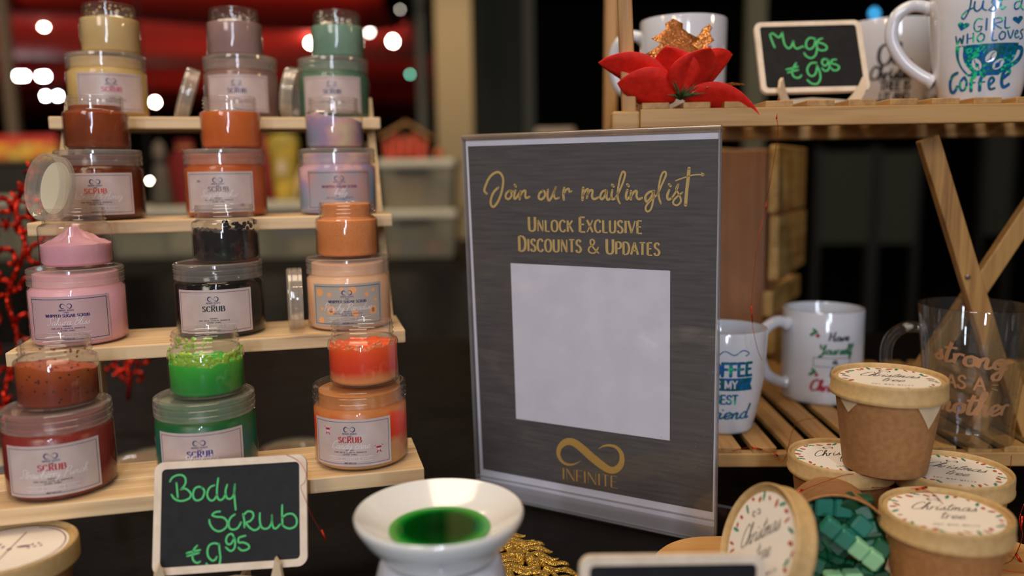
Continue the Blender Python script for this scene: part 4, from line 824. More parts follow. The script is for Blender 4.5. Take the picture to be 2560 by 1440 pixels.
def mug(P, prof, wall, label, hang, hpts, mat=CERAM, hr=.0055, name='mug', foot=None, bottom=.004):
    """prof: list of (radius, z) from base to rim; handle at azimuth hang"""
    m = tag(empty(name, P, 0), label, 'mug'); rim = prof[-1]
    inner = [(max(r-wall, .001), max(z, bottom)) for r, z in reversed(prof) if z > .003]
    pf = [(0, .0), (prof[0][0], 0)]+prof[1:]+[(rim[0]-wall*.15, rim[1]+wall*.35), (rim[0]-wall*.85, rim[1]+wall*.35)]+inner+[(0, bottom)]
    MB().lathe(pf, 64).build('body', mat, m, .8)
    c, s = math.cos(hang), math.sin(hang)
    p = crom(hpts, 8); MB().tube([(x*c, x*s, z) for x, z in p], [hr*(1.25 if k < 3 or k > len(p)-4 else 1) for k in range(len(p))], 12, None, True, 1.).build('handle', mat, m, 3.2)
    def Rf(z):
        for (r0, z0), (r1, z1) in zip(prof, prof[1:]):
            if z0 <= z <= z1: return r0+(r1-r0)*((z-z0)/max(z1-z0, 1e-9))
        return prof[-1][0]
    return m, Rf
STR0 = [(.0370, 0), (.0392, .0012), (.0405, .004), (.0410, .010), (.0410, .050), (.0410, .0935)]
CON0 = [(.0285, 0), (.0300, .0010), (.0312, .004), (.0335, .014), (.0372, .030), (.0402, .050), (.0422, .072), (.0435, .098)]
STR = [(r*.94, z*.95) for r, z in STR0]; CON = CON0; CONS = [(r*.87, z*.90) for r, z in CON0]
HS = [(.0395, .076), (.052, .079), (.0655, .070), (.0690, .050), (.0630, .030), (.050, .020), (.0398, .0175)]
HC = [(.0400, .084), (.056, .0875), (.0690, .079), (.0715, .060), (.062, .041), (.048, .028), (.0360, .021)]
# straight mug: Have yourself a little Christmas
P = at_z(2050, 990, .0557); m, Rf = mug(P, STR, .004, 'straight white mug printed Have yourself a little Christmas, on the lower shelf', PI+.15+.1, HS)
fa = facing(P)+.30; mp = cone(Rf, fa, 0)
a = Ink(); a.text('Have', .004, .0640, .0085, LOW, .2, .12, slant=.1, sx=1.1); a.text('a', .001, .0415, .008, LOW, .2, .12); a.text('little', .006, .0290, .0085, LOW, .2, .12, slant=.1, sx=1.2); a.build('black_lettering', INK_BLACK, m, mp)
a = Ink(); a.text('Yourself', .002, .0510, .0098, LOW, .2, .12, slant=.1, sx=1.0); 
for x, y in ((-.020, .070), (-.020, .0315)): a.dot(x, y, .0036, 8, .0016, .6); a.dot(x+.002, y+.003, .0034, 8, .0014, -.7)
a.build('green_lettering', INK_GREEN, m, mp)
a = Ink(); a.text('Christmas', .0, .0150, .0108, LOW, .22, .13, slant=.15, sx=1.0); a.dot(-.0155, .0685, .0020); a.dot(-.0155, .0305, .0018); a.build('red_lettering', plain('crimson_ink', rgb(160, 24, 44), .5), m, mp)
a = Ink(); a.border(-.019, .0385, .016, .0475, .0005, 8); a.build('banner_print', INK_BLACK, m, mp)
# conical mug: Coffee is my best friend
P = at_z(1803, 1064, .0557); m, Rf = mug(P, CONS, .004, 'conical white mug lettered COFFEE IS MY BEST friend, half behind the sign', PI+.2, [(r*.87, z*.9) for r, z in HC])
fa = facing(P)+.10; mp = cone(Rf, fa, 0); a = Ink()
a.text('COFFEE', 0, .0540, .0110, CAPS, .26, .22, sx=1.0, track=.001); a.text('BEST', 0, .0290, .0078, CAPS, .22, .18, track=.0006); a.text('friend', .002, .0150, .0135, LOW, .17, .1, slant=.25, sx=1.15)
a.stroke([(-.020, .0735), (-.014, .0762), (-.008, .0715), (-.002, .0755), (.006, .0720), (.013, .0760), (.019, .0735), (.016, .0712)], .0009)
# banner with IS MY left open: strips around the letters
a.rect(-.0235, .0508, .0205, .0520, 10); a.rect(-.0235, .0408, .0205, .0420, 10)
a.build('foil_lettering', HOLO, m, mp)
a = Ink(); a.rect(-.0225, .0420, .0200, .0508, 12); a.poly([(.0195, .0408), (.0240, .0408), (.0215, .0464), (.0240, .0520), (.0195, .0520)]); a.build('foil_banner', HOLO, m, cone(Rf, fa, 0, .00015))
a = Ink(); a.text('IS MY', -.001, .0432, .0064, CAPS, .22, .18, track=.0008); a.build('banner_lettering', CERAM, m, cone(Rf, fa, 0, .0003))
# conical mug on the top shelf: Just a girl who loves coffee
P = at_d(2446, 246, .715); P.z = TOPZ+.0001; m, Rf = mug(P, CON, .004, 'large conical white mug lettered Just a GIRL WHO LOVES COFFEE in teal foil', facing(P)-1.42, HC)
K = .715/2046.6*1.0
def JP(x, y, s_=3.657): return ((1860+x/s_-2450)*K*1.06, (262-y/s_)*K*.87+.0005)     # label plane of the mug from the close-up
fa = facing(P)+.0; mp = cone(Rf, fa, 0); a = Ink()
JST = [([(2062,-60),(2060,20),(2045,90),(2015,150),(1998,120),(2030,80),(2090,50)], 1), ([(2090,0),(2088,60),(2110,90),(2140,60),(2150,0)], 1.1), ([(2150,0),(2150,70),(2175,90)], .9), ([(2190,90),(2225,40),(2220,-10),(2210,20),(2240,70),(2225,105),(2200,95)], .9), ([(2290,-60),(2275,40),(2285,90),(2310,70)], 1), ([(2250,10),(2330,-5)], .7),
 ([(2420,20),(2390,30),(2378,70),(2395,95),(2425,70),(2440,10)], 1), ([(2440,10),(2435,70),(2455,98)], 1), ([(2150,170),(2115,165),(2095,215),(2105,275),(2140,280),(2150,240)], .9), ([(2125,238),(2150,238)], .7), ([(2182,170),(2182,275)], 1.1), ([(2232,175),(2235,275)], 1.1), ([(2232,175),(2280,172),(2290,205),(2240,225),(2290,270)], .9), ([(2315,168),(2318,262),(2352,262)], 1),
 ([(1960,310),(1975,385),(1995,330),(2012,385),(2020,310)], 1.1), ([(2050,300),(2052,385)], 1.1), ([(2092,298),(2095,380)], 1), ([(2052,345),(2095,340)], .7), ([(2145,305),(2122,340),(2135,380),(2165,370),(2170,325),(2145,303)], 1), ([(2232,300),(2230,375),(2262,378)], 1), ([(2298,300),(2278,335),(2290,372),(2318,360),(2322,315),(2298,298)], 1), ([(2340,295),(2365,365),(2385,290)], 1), ([(2402,330),(2425,310),(2415,290),(2400,320),(2410,360),(2438,350)], .9), ([(2470,280),(2448,300),(2465,330),(2470,360),(2445,370)], 1),
 ([(1985,665),(1945,690),(1925,760),(1935,835),(1965,850),(1990,800)], 2.2), ([(2040,715),(2015,760),(2020,830),(2050,835),(2065,770),(2045,712)], 1.6), ([(2120,720),(2098,740),(2100,850)], 2), ([(2088,775),(2125,770)], 1), ([(2190,712),(2165,740),(2162,850)], 2), ([(2150,775),(2195,768)], 1), ([(2235,800),(2262,760),(2245,730),(2225,770),(2235,840),(2270,835)], 1.6), ([(2330,740),(2380,690),(2370,655),(2335,680),(2322,770),(2340,825),(2385,800)], 2.2)]
for s_, wf in JST: a.stroke([JP(x, y) for x, y in s_], .0013*wf, True, 6)
for hx, hy, hs, ro in ((2012, 215, 46, .3), (2418, 190, 44, -.2)):
    a.poly([JP(hx+hs*(math.cos(ro)*x-math.sin(ro)*y), hy+hs*(math.sin(ro)*x+math.cos(ro)*y)) for x, y in [(0, 1), (-.55, .45), (-1, -.1), (-.95, -.55), (-.55, -.75), (-.15, -.6), (0, -.3), (.15, -.6), (.55, -.75), (.95, -.55), (1, -.1), (.55, .45)]])
# the cup emblem
def strip(a, xs, yt, yb, n=20):
    for i in range(n):
        t0, t1 = i/n, (i+1)/n; f = lambda t: xs[0]+(xs[1]-xs[0])*t
        a.poly([JP(f(t0), yt(t0)), JP(f(t1), yt(t1)), JP(f(t1), yb(t1)), JP(f(t0), yb(t0))])
cupL = lambda y: 1962+(max(0, y-420)/290)**2.2*110; cupR = lambda y: 2440-(max(0, y-420)/290)**2.0*150
for i in range(16):
    y0, y1 = 405+i*19, 405+(i+1)*19
    f0 = lambda y, q: cupL(y)+(cupR(y)-cupL(y))*q/12
    for q_ in range(12): a.poly([JP(f0(y0, q_), y0), JP(f0(y0, q_+1), y0), JP(f0(y1, q_+1), y1), JP(f0(y1, q_), y1)])
a.stroke([JP(x, y) for x, y in [(2425, 450), (2470, 455), (2480, 500), (2455, 560), (2400, 610), (2350, 640)]], .0036, True, 6)
a.build('foil_lettering', HOLO, m, mp)
d = Ink()
for bx, by, ro in ((2228, 530, .9), (2130, 598, 2.0), (2285, 605, .8)):
    u, v_2 = JP(bx, by); d.dot(u, v_2, .0026*2, 14, .0017*1.9, ro)
d.stroke([JP(x, y) for x, y in [(2010, 430), (2010, 520), (2035, 600), (2080, 670)]], .0030, True, 6)
d.build('emblem_cutout', CERAM, m, cone(Rf, fa, 0, .0003))
e = Ink()
for bx, by, ro in ((2228, 530, .9), (2130, 598, 2.0), (2285, 605, .8)):
    u, v_2 = JP(bx, by); c_, s_ = math.cos(ro), math.sin(ro); e.stroke([(u+c_*k*.0042-s_*.0006*math.sin(k*3), v_2+s_*k*.0042+c_*.0006*math.sin(k*3)) for k in (-1, -.5, 0, .5, 1)], .0007)
e.build('bean_crease', HOLO, m, cone(Rf, fa, 0, .0004))
# Christmas mug behind the blackboard
P = at_d(2222, 250, .885); P.z = TOPZ+.0001; m, Rf = mug(P, CON, .004, 'conical white mug with blurred black and wine red festive lettering behind the Mugs sign', facing(P)+1.9, HC)
fa = facing(P)+.15; mp = cone(Rf, fa, 0); a = Ink()
a.text('Oh', -.006, .0520, .0210, LOW, .18, .1); a.text('Christmas', 0, .0380, .0130, LOW, .2, .14); a.text('TREE IS', 0, .0270, .0085, CAPS, .24, .18); a.text('LIT AND', 0, .0165, .0075, CAPS, .24, .18); a.build('black_lettering', INK_BLACK, m, mp)
a = Ink(); a.text('Christmas', 0, .0030, .0130, LOW, .24, .16, slant=.2, sx=.95); a.dot(.011, .054, .0045, 10, .003); a.build('wine_lettering', plain('wine_ink', rgb(110, 30, 48), .5), m, mp)
# mug behind the poinsettia
P = at_d(1706, 246, .80); P.z = TOPZ+.0001; m, Rf = mug(P, [(.036, 0), (.0385, .0012), (.0398, .004), (.0404, .012), (.0410, .050), (.0414, .088)], .004, 'white mug with its handle to the left, behind the red poinsettia', facing(P)-1.75, HS)
fa = facing(P)+.42; a = Ink()
for k in range(9): a.dot(.0+.010*math.cos(k*.7), .050+.012*math.sin(k*.7), .0036, 8, .0022, k)
a.build('red_print', INK_RED, m, cone(Rf, fa, 0))
# glass mug
GL = [(.0315, 0), (.0335, .001), (.0340, .004), (.0336, .012), (.0350, .030), (.0382, .065), (.0432, .112)]
P = at_z(2418, 1092, .0557); m, Rf = mug(P, GL, .0028, 'clear glass mug lettered strong as a mother in rose gold, behind the tubs', facing(P)-1.5, [(.0345, .090), (.052, .090), (.064, .076), (.063, .050), (.048, .030), (.0335, .026)], GLASS, .0048, 'glass_mug', None, .011)
fa = facing(P)-.05; mp = cone(Rf, fa, 0); a = Ink(); a.text('strong', .0, .0690, .0190, LOW, .17, .10, slant=.12, sx=1.2, rise=-.10); a.text('AS A', -.002, .0500, .0105, CAPS, .18, .15, track=.0012); a.text('mother', .004, .0290, .0190, LOW, .17, .10, slant=.12, sx=1.1)
for k in (-1, 0, 1): a.stroke([(.017, .0545+k*.003), (.0215, .0545+k*.0045)], .0007, False)
a.build('rose_gold_lettering', plain('rose_gold_foil', rgb(196, 146, 104), .35, .4), m, mp)

# poinsettia
PP = at_d(1700, 252, .655); PP.z = TOPZ+.001
poin = tag(empty('poinsettia', PP), 'artificial red poinsettia with gold glitter leaves on the end of the top shelf', 'flower')
FELT = noisy('red_petal', rgb(236, 34, 8), rgb(214, 22, 6), 200, .7, bump=.1, bdist=.0003); GLEAF = glitterm('copper_glitter', rgb(140, 74, 26), rgb(216, 150, 84), 900, .35, .6, .9)
def petal(root, az, el, L, W, curl, mat, name, lobes=0, start=.004, roll=0.):
    n = 14; vs = []; fs = []; rnd = random.Random(int(az*100)+7)
    z = start*math.sin(el); x = start*math.cos(el); a = el; pts = []
    for i in range(n+1):
        pts.append((x, z)); a += curl/n; x += L/n*math.cos(a); z += L/n*math.sin(a)
    for i, (x, z) in enumerate(pts):
        t = i/n; wd = W*math.sin(PI*min(1, t*.93+.07))**.75*(1-.2*t)
        if lobes: wd *= (1+.35*(i % 3 == 1)-.25*(i % 3 == 0))
        for s in (-1, -.5, 0, .5, 1): vs.append((x, s*wd/2*math.cos(roll), z+.0035*abs(s)*(1-t)+s*wd/2*math.sin(roll)))
    for i in range(n):
        for k in range(4): q = i*5+k; fs.append((q, q+1, q+6, q+5))
    M = Matrix.Rotation(az, 4, 'Z'); o = MB().add(vs, fs, M).build(name, mat, root, 3.2); s = o.modifiers.new('thickness', 'SOLIDIFY'); s.thickness = .0006; o.data.update(); return o
for az, el, L, W, cu, ro in ((PI*1.0, .78, .070, .040, -.65, .75), (PI*1.04, .45, .050, .042, -.35, .8), (PI*1.30, 1.15, .045, .046, -.35, .15), (PI*.80, 1.15, .044, .044, -.5, .3), (-PI*.32, 1.10, .046, .050, -.45, -.1), (-PI*.06, .95, .050, .042, -.45, -.8), (-PI*.04, .22, .068, .036, -1.0, -.7), (PI*.5, .7, .045, .034, -.5, 0)): petal(poin, az, el, L, W, cu, FELT, 'petal', roll=ro)
for az, el, L, W, cu in ((PI*.55, 1.42, .066, .044, -.2), (PI*.24, 1.15, .072, .028, -.25), (.12, .50, .052, .026, -.5), (PI*.85, .95, .046, .016, -.2)): petal(poin, az, el, L, W, cu, GLEAF, 'glitter_leaf', 1)
rnd = random.Random(5); mb = MB()
for k in range(46):
    a = rnd.uniform(PI*.95, 2*PI*1.02); e = rnd.uniform(.15, 1.25); L = rnd.uniform(.012, .021); p0 = Vector((0, -.002, .002)); p1 = p0+Vector((math.cos(a)*math.cos(e), math.sin(a)*math.cos(e), math.sin(e)))*L
    mb.tube([p0, (p0+p1)/2+Vector((0, 0, .001)), p1], [.0010, .0007, .0002], 5)
mb.build('calyx', plain('green_calyx', rgb(70, 92, 48), .6), poin, 3.2)
for k in range(7):
    a = k*.9; MB().lathe([(0, -.0015), (.0012, -.001), (.0016, 0), (.0012, .001), (0, .0015)], 8, Matrix.Translation((.005*math.cos(a), .005*math.sin(a), .012+.002*(k % 3)))).build('berry', GLEAF, poin, 3.2)

# ------------------------------------------------------------------ kraft tubs on the serving board
BZ = .010
bd = tag(empty('serving_board', (.236, .481, 0)), 'rounded wooden serving board under the kraft tubs', 'board')
pts = rrect(-.141, -.101, .141, .101, .048, 12)
m = MB(); bm = bmesh.new(); f = bm.faces.new([bm.verts.new((x, y, 0)) for x, y in pts]); r = bmesh.ops.extrude_face_region(bm, geom=[f]); bmesh.ops.translate(bm, verts=[e for e in r['geom'] if isinstance(e, bmesh.types.BMVert)], vec=(0, 0, BZ))
bmesh.ops.recalc_face_normals(bm, faces=list(bm.faces)); bmesh.ops.bevel(bm, geom=[e for e in bm.edges if abs(e.verts[0].co.z-e.verts[1].co.z) < 1e-9], offset=.002, segments=2, affect='EDGES'); bm.verts.index_update()
m.add([q.co.copy() for q in bm.verts], [[q.index for q in f_.verts] for f_ in bm.faces]); bm.free(); m.build('board', BOARD, bd, .6)

TH = .0650; TK = .885
def lid_print(parent, z, seed, R=.0362):
    R *= TK; lb = MB().lathe([(0, z), (R, z), (R, z+.0003), (0, z+.0003)], 56).build('lid_label', STICKER, parent, .6); zz = z+.00045
    rnd = random.Random(seed); g, r_, k_ = Ink(), Ink(), Ink()
    for i in range(30):
        a = 2*PI*i/30+rnd.uniform(-.06, .06); rr_ = R*rnd.uniform(.84, .95); x, y = rr_*math.cos(a), rr_*math.sin(a); ro = a+rnd.uniform(-1.2, 1.2); t = (g, r_, r_)[i % 3]
        if t is g:
            L = .0054; c, s = math.cos(ro), math.sin(ro); sh = [(-1, 0), (-.5, .35), (-.3, .15), (.1, .5), (.25, .2), (.7, .35), (1, 0), (.6, -.3), (.2, -.15), (0, -.45), (-.35, -.15), (-.6, -.3)]
            t.poly([(x+(c*u-s*v)*L*.6, y+(s*u+c*v)*L*.6) for u, v in sh])
        else: t.dot(x, y, rnd.uniform(.0016, .0030), 7, rnd.uniform(.0008, .0015), ro)
    g.build('leaf_print', INK_TEAL, lb, flat_z(zz)); r_.build('berry_print', INK_RUST, lb, flat_z(zz))
    loops(k_, 0, .0205, .0036)
    k_.text('Christmas', 0, .0040, .0118, LOW, .042, .028, slant=.6, sx=.82, n=5); k_.text('tree', .001, -.0085, .0112, LOW, .042, .028, slant=.5, sx=.85, n=5)
    k_.text('SOY WAX MELTS', 0, -.0185, .0018, CAPS, .16, .12, track=.0009); k_.build('label_lettering', INK_BLACK, lb, flat_z(zz+.0001))
def lid_mesh(parent, z=0.):
    pr = [(.0412, z-.0115), (.0424, z-.0115), (.0424, z-.0025), (.0421, z-.0008), (.0412, z), (.0402, z-.0006), (.0398, z-.0020), (.0398, z-.0030), (0, z-.0030), (0, z-.0040), (.0405, z-.0040), (.0412, z-.006)]
    # lower ridge of the rolled card band
    pr = [(.0410, z-.0132), (.0421, z-.0132), (.0425, z-.0122), (.0425, z-.0106), (.0420, z-.0100), (.0420, z-.0025), (.0418, z-.0008), (.0410, z), (.0402, z-.0006), (.0398, z-.0020), (.0396, z-.0030), (0, z-.0030), (0, z-.0042), (.0402, z-.0042), (.0410, z-.0060)]
    return cached('tublid%.4f' % z, lambda: MB().lathe([(r*TK, q) for r, q in pr], 72).build('lid', KRAFTL, parent, .7), 'lid', parent)
CUP = [(r*TK, z) for r, z in [(0, .0035), (.0290, .0035), (.0294, .0), (.0304, .0), (.0308, .001), (.0396, TH-.004), (.0388, TH-.004)]]
def tub(P, rz, label, seed, liner=()):
    t = tag(empty('kraft_tub', P, rz), label, 'tub')
    cached('cup', lambda: MB().lathe(CUP, 72).build('cup', KRAFT, t, .7), 'cup', t); lid_mesh(t, TH); lid_print(t, TH-.0030, seed)
    for az, wd, hh in liner:
        az -= rz; n = 6; vs = []; z0 = TH-.0128
        for i in range(n+1):
            u = -wd/2+wd*i/n; v = hh*(1-abs(u)/(wd/2)); r0 = .0382*TK; vs += [((r0+.0006)*math.cos(az+u/r0), (r0+.0006)*math.sin(az+u/r0), z0), ((r0-.0010-v*.14+.0022)*math.cos(az+u/r0), (r0-.0010-v*.14+.0022)*math.sin(az+u/r0), z0-v)]
        MB().add(vs, [(2*i, 2*i+2, 2*i+3, 2*i+1) for i in range(n)]).build('paper_liner', WAXPAPER, t, 3.2)
    return t
ZT = BZ+.0002
def tub_at(px, py): p = at_z(px, py, ZT+TH); return Vector((p.x, p.y, ZT))
T1 = tub_at(2364, 1272); T2 = tub_at(2104, 1134); T3 = tub_at(2384, 1168)
# keep the three from touching
tub(T1, -.15, 'kraft tub with printed lid at the right, nearest the viewer', 1)
tub(T2, .10, 'kraft tub at the left of the pile, half under the top tub', 2)
tub(T3, -.45, 'kraft tub at the back right of the pile, below the glass mug', 3)
PT = at_z(2222, 936, ZT+2*TH+.0003); 
tub(Vector((PT.x, PT.y, ZT+TH+.0002)), -.3, 'kraft tub on top of the pile, wax paper showing below its lid', 4, ((facing(PT)-.78, .019, .0100), (facing(PT)+.88, .024, .017)))

# tub lying on its side, its lid leaning on it
Cm = at_z(2094, 1372, BZ+.0352); nrm = Vector((-.28, -.95, .05)).normalized(); MM = zto(nrm); MM = Matrix.Translation(Cm) @ MM
ot = tag(empty('open_kraft_tub', M=MM @ Matrix.Translation((0, 0, -TH+.004))), 'open kraft tub on its side spilling green wax melts', 'tub')
OC = [(0, .0035), (.0290, .0035), (.0294, 0), (.0304, 0), (.0308, .001), (.0386, TH-.006), (.0392, TH-.0055), (.0394, TH-.004), (.0388, TH-.003), (.0376, TH-.004), (.0374, TH-.006), (.0300, .0040), (0, .0040)]; OC = [(r*TK, z) for r, z in OC]
MB().lathe(OC, 72).build('cup', KRAFT, ot, .8)
vs = []; fs = []; rnd = random.Random(8); nseg = 60
for k in range(nseg):
    a = 2*PI*k/nseg; zz = TH-.012+.003*math.sin(a*5)+.002*math.sin(a*11)
    vs += [(.0270*math.cos(a), .0270*math.sin(a), .008), (.0322*math.cos(a), .0322*math.sin(a), zz), (.0326*math.cos(a), .0326*math.sin(a), zz+.003+.002*math.sin(a*7))]
for k in range(nseg): k2 = (k+1) % nseg; fs += [(3*k, 3*k2, 3*k2+1, 3*k+1), (3*k+1, 3*k2+1, 3*k2+2, 3*k+2)]
MB().add(vs, fs).build('paper_liner', WAXPAPER, ot, .5)
# flap of wax paper folded out over the right of the rim
IM = (MM @ Matrix.Translation((0, 0, -TH+.004))).inverted()
def onmouth(px, py, dz=0.):
    o_ = IM @ CAM; d_ = IM.to_3x3() @ ray(px, py); t_ = (TH+dz-o_.z)/d_.z; return o_+d_*t_
fl = [(2222, 1300), (2262, 1284), (2292, 1302), (2278, 1322), (2264, 1330), (2250, 1350), (2242, 1380), (2238, 1420), (2222, 1470), (2205, 1470), (2213, 1420), (2224, 1370), (2216, 1340)]
ctr = onmouth(2240, 1340, -.006); vs = [ctr]+[onmouth(x, y, -.004-.006*(k % 2)) for k, (x, y) in enumerate(fl)]; o_ = MB().add(vs, [(0, k, k % len(fl)+1) for k in range(1, len(fl)+1)]).build('liner_flap', WAXPAPER, ot)
# wax melts
def waxmat(n_, c): return plain(n_, c, .45, sss=.25)
WD, WL, WT, WM = waxmat('dark_green_wax', rgb(4, 66, 40)), waxmat('green_wax', rgb(8, 84, 50)), waxmat('teal_wax', rgb(36, 116, 98)), waxmat('mint_wax', rgb(132, 190, 146))
def wax(px, py, dz, rot, n, mat, label, group=None, tilt=0., s=.0115, mat2=None):
    p = onmouth(px, py, dz); M = (MM @ Matrix.Translation((0, 0, -TH+.004))) @ Matrix.Translation(p) @ Matrix.Rotation(rot, 4, 'Z') @ Matrix.Rotation(tilt, 4, 'Y') @ Matrix.Rotation(tilt*.5, 4, 'X')
    w_ = tag(empty('wax_melt', M=M), label, 'wax melt', group)
    for k in range(n):
        x = (k-(n-1)/2)*s; q = s*.5-.0001; MB().box(x-q, x+q, -s*.52, s*.52, -s*.45, s*.40, s*.12, None, 1).build('segment', (mat2 if (mat2 and k < n/2) else mat), w_)
    return w_
GW = ('dark green snap-bar wax melt lying in the mouth of the open tub', 'green wax melts in the open tub')
for px, py, dz, rot, n, mt, ti in ((2045, 1290, -.010, .5, 2, WD, .3), (2062, 1332, -.006, -.7, 3, WD, -.2), (2032, 1368, -.004, .9, 2, WD, .2), (2080, 1375, -.010, .3, 3, WL, .4), (2050, 1415, -.002, -.5, 3, WD, .2), (2100, 1300, -.014, .1, 3, WD, -.3), (2092, 1342, -.006, .7, 2, WL, .2),
    (2145, 1285, -.012, -.9, 3, WD, .3), (2172, 1322, -.008, -1.2, 3, WL, -.2), (2192, 1362, -.008, -1.3, 2, WD, .2), (2182, 1402, -.002, 1.1, 3, WL, .1), (2150, 1425, -.004, .9, 3, WD, .2), (2110, 1415, -.008, -.2, 2, WL, -.3), (2075, 1440, .000, .2, 3, WD, .1), (2030, 1430, .002, 1.2, 2, WL, .3), (2130, 1458, .000, -.4, 3, WD, .1),
    (2025, 1312, -.012, 1.3, 3, WL, .1), (2120, 1258, -.020, .0, 3, WD, .2), (2180, 1450, .0, .2, 2, WD, .2), (2140, 1350, -.014, .6, 3, WD, .2)): wax(px, py, dz-.003, rot, n, mt, GW[0], GW[1], ti, .0102)
wax(2082, 1266, -.012, .0, 2, WT, 'teal wax melt at the top of the tub mouth', None, .15)
wax(2136, 1330, -.008, .9, 2, WT, 'small teal wax melt beside the pale mint bar', None, .25)
wax(2128, 1358, .003, -.62, 4, WM, 'long pale mint wax bar lying across the dark green ones', None, .05, .0102, WT)
wax(2108, 1452, .003, .1, 2, WM, 'pale mint wax piece at the bottom edge of the picture', None, .2)
# leaning lid
Cl = at_d(1890, 1362, .480); nl = Vector((-.90, -.20, .36)).normalized(); upv = (Vector((0, 0, 1))-nl*nl.z).normalized(); xl = upv.cross(nl)
ll = tag(empty('tub_lid', M=frame(Cl, xl, upv, nl) @ Matrix.Rotation(.75, 4, 'Z')), 'printed kraft lid leaning on edge against the open tub', 'lid')
lid_mesh(ll, 0.); lid_print(ll, -.0030, 9)
# tub cut off by the left edge
PL = at_z(14, 1349, .0655); tl_ = tag(empty('kraft_tub', (PL.x, PL.y, 0)), 'small kraft tub with a white label cut off at the bottom left corner', 'tub')
k_ = .92
MB().lathe([(r*k_/TK, z*.95) for r, z in CUP], 64).build('cup', KRAFT, tl_, .7)
MB().lathe([(r*k_, TH*.95+z) for r, z in [(.0410, -.0125), (.0425, -.0125), (.0425, -.0025), (.0420, -.0006), (.0410, 0), (.0402, -.0006), (.0396, -.0030), (0, -.0030), (0, -.0042), (.0402, -.0042), (.0410, -.0060)]], 64).build('lid', KRAFTL, tl_, .7)
lb = MB().lathe([(0, TH*.95-.003), (.0335, TH*.95-.003), (.0335, TH*.95-.0026), (0, TH*.95-.0026)], 56).build('lid_label', STICKER, tl_, .6)
a = Ink(); a.stroke([(.0315*math.cos(t/10), .0315*math.sin(t/10)) for t in range(-12, 16)], .0006); a.stroke([(-.002, .024), (.006, -.030)], .0006, False); a.dot(.0015, .0, .0014); a.dot(.008, .004, .004, 10, .0014, .3); 
for k in range(5): a.dot(-.020+.004*k, .006-.003*(k % 3), .0016, 8, .0008, .4*k); a.dot(.012+.003*(k % 3), .002+.003*k*.5, .0012, 8, .0007, .7*k)
a.build('label_lettering', INK_PLUM, lb, flat_z(TH*.95-.0024))

# ------------------------------------------------------------------ glitter decorations and tinsel wire
gb = tag(empty('glitter_leaf', at_z(1330, 1400, .0005)), 'gold glitter openwork leaf lying on the cloth beside the oil burner', 'decoration')
O = at_z(1330, 1400, .0005); rnd = random.Random(11)
def gl(px, py): p = at_z(px, py, .003); return Vector((p.x-O.x, p.y-O.y, 0))
stems = [[(1190, 1330), (1260, 1352), (1330, 1390), (1400, 1450), (1440, 1500)], [(1180, 1400), (1260, 1420), (1330, 1470), (1390, 1530)]]
mb = MB(); root_ = crom([gl(*p) for p in stems[0]], 8)
mb.tube([Vector((p[0], p[1], .0025)) for p in root_], .0022, 6, None, True, .5)
k = 0
for st_, sgn in ((stems[0], 1), (stems[0], -1), (stems[1], 1), (stems[1], -1)):
    c_ = crom([gl(*p) for p in st_], 6)
    for i in range(1, len(c_)-1, 2):
        p = Vector(c_[i]); t = (Vector(c_[i+1])-Vector(c_[i-1])).normalized(); ang = sgn*(.55+.12*math.sin(i)); d = Matrix.Rotation(ang, 3, 'Z') @ t; L = .030*(1-.3*i/len(c_))
        e = p+d*L; q = crom([p, p+d*L*.5+Vector((0, 0, .0)), e], 5); n = len(q)
        m_ = MB().tube([Vector((x, y, .003+.0012*math.sin(j*.9+i))) for j, (x, y, _) in enumerate(q)], [.0009+.0030*math.sin(PI*(j+.5)/(n))**.8 for j in range(n)], 7, None, True, .35); m_.build('leaflet', GOLD_GLIT, gb, 3.2); k += 1
mb.build('stem', GOLD_GLIT, gb, 3.2)

# red glitter branch of curls behind the rack
RBP = at_d(40, 900, .86); RBP.z = .001; rb = tag(empty('glitter_branch', RBP), 'red glitter branch of curls and stars standing behind the left end of the rack', 'decoration'); rnd = random.Random(21)
def rp(px, py, dy=0.): p = at_y(px, py, RBP.y+dy); return p-RBP
def spiral(px, py, r, turns, a0, sgn):
    return [rp(px+r*(1-.75*t/24)*math.cos(a0+sgn*turns*2*PI*t/24), py+r*(1-.75*t/24)*math.sin(a0+sgn*turns*2*PI*t/24), .004*math.sin(t)) for t in range(25)]
main = crom([rp(*q) for q in [(40, 1180), (10, 1000), (45, 860), (20, 740), (62, 620), (40, 520), (80, 440)]], 8)
MB().tube(main, .0026, 6).build('stem', RED_GLIT, rb, 3.2)
curls = [(-20, 990, 45, 0, 1), (60, 980, 40, 2, -1), (-15, 880, 48, 1, 1), (80, 890, 36, 3, -1), (-30, 800, 40, 4, 1), (70, 810, 40, 1.5, 1), (0, 730, 38, 0, -1), (85, 720, 36, 3, 1), (20, 650, 42, 2, 1), (95, 640, 32, 5, -1), (-20, 590, 36, 1, 1), (60, 570, 34, 0, -1), (10, 520, 30, 3, 1), (95, 520, 28, 2, 1), (110, 760, 34, 1, -1), (20, 940, 30, 2.5, 1), (120, 600, 26, .5, 1), (35, 1060, 40, 1, 1), (110, 1040, 36, 3, -1), (100, 960, 30, 0, 1)]
for (x, y, r, a0, sg) in curls: MB().tube(spiral(x, y, r, .9, a0, sg), .0026, 6).build('curl', RED_GLIT, rb, 3.2)
for (x, y, r) in ((82, 425, 26), (42, 500, 26), (75, 500, 20), (55, 470, 18), (15, 560, 18)):
    for k in range(5): a = k*2*PI/5+.3; MB().tube([rp(x, y), rp(x+r*math.cos(a), y+r*math.sin(a))], [.0026, .0012], 6).build('star_ray', RED_GLIT, rb, 3.2)
RB2 = at_d(325, 1000, .95); RB2.z = .001; rb2 = tag(empty('glitter_branch', RB2), 'small piece of red glitter branch glimpsed between the pink and green jars', 'decoration')
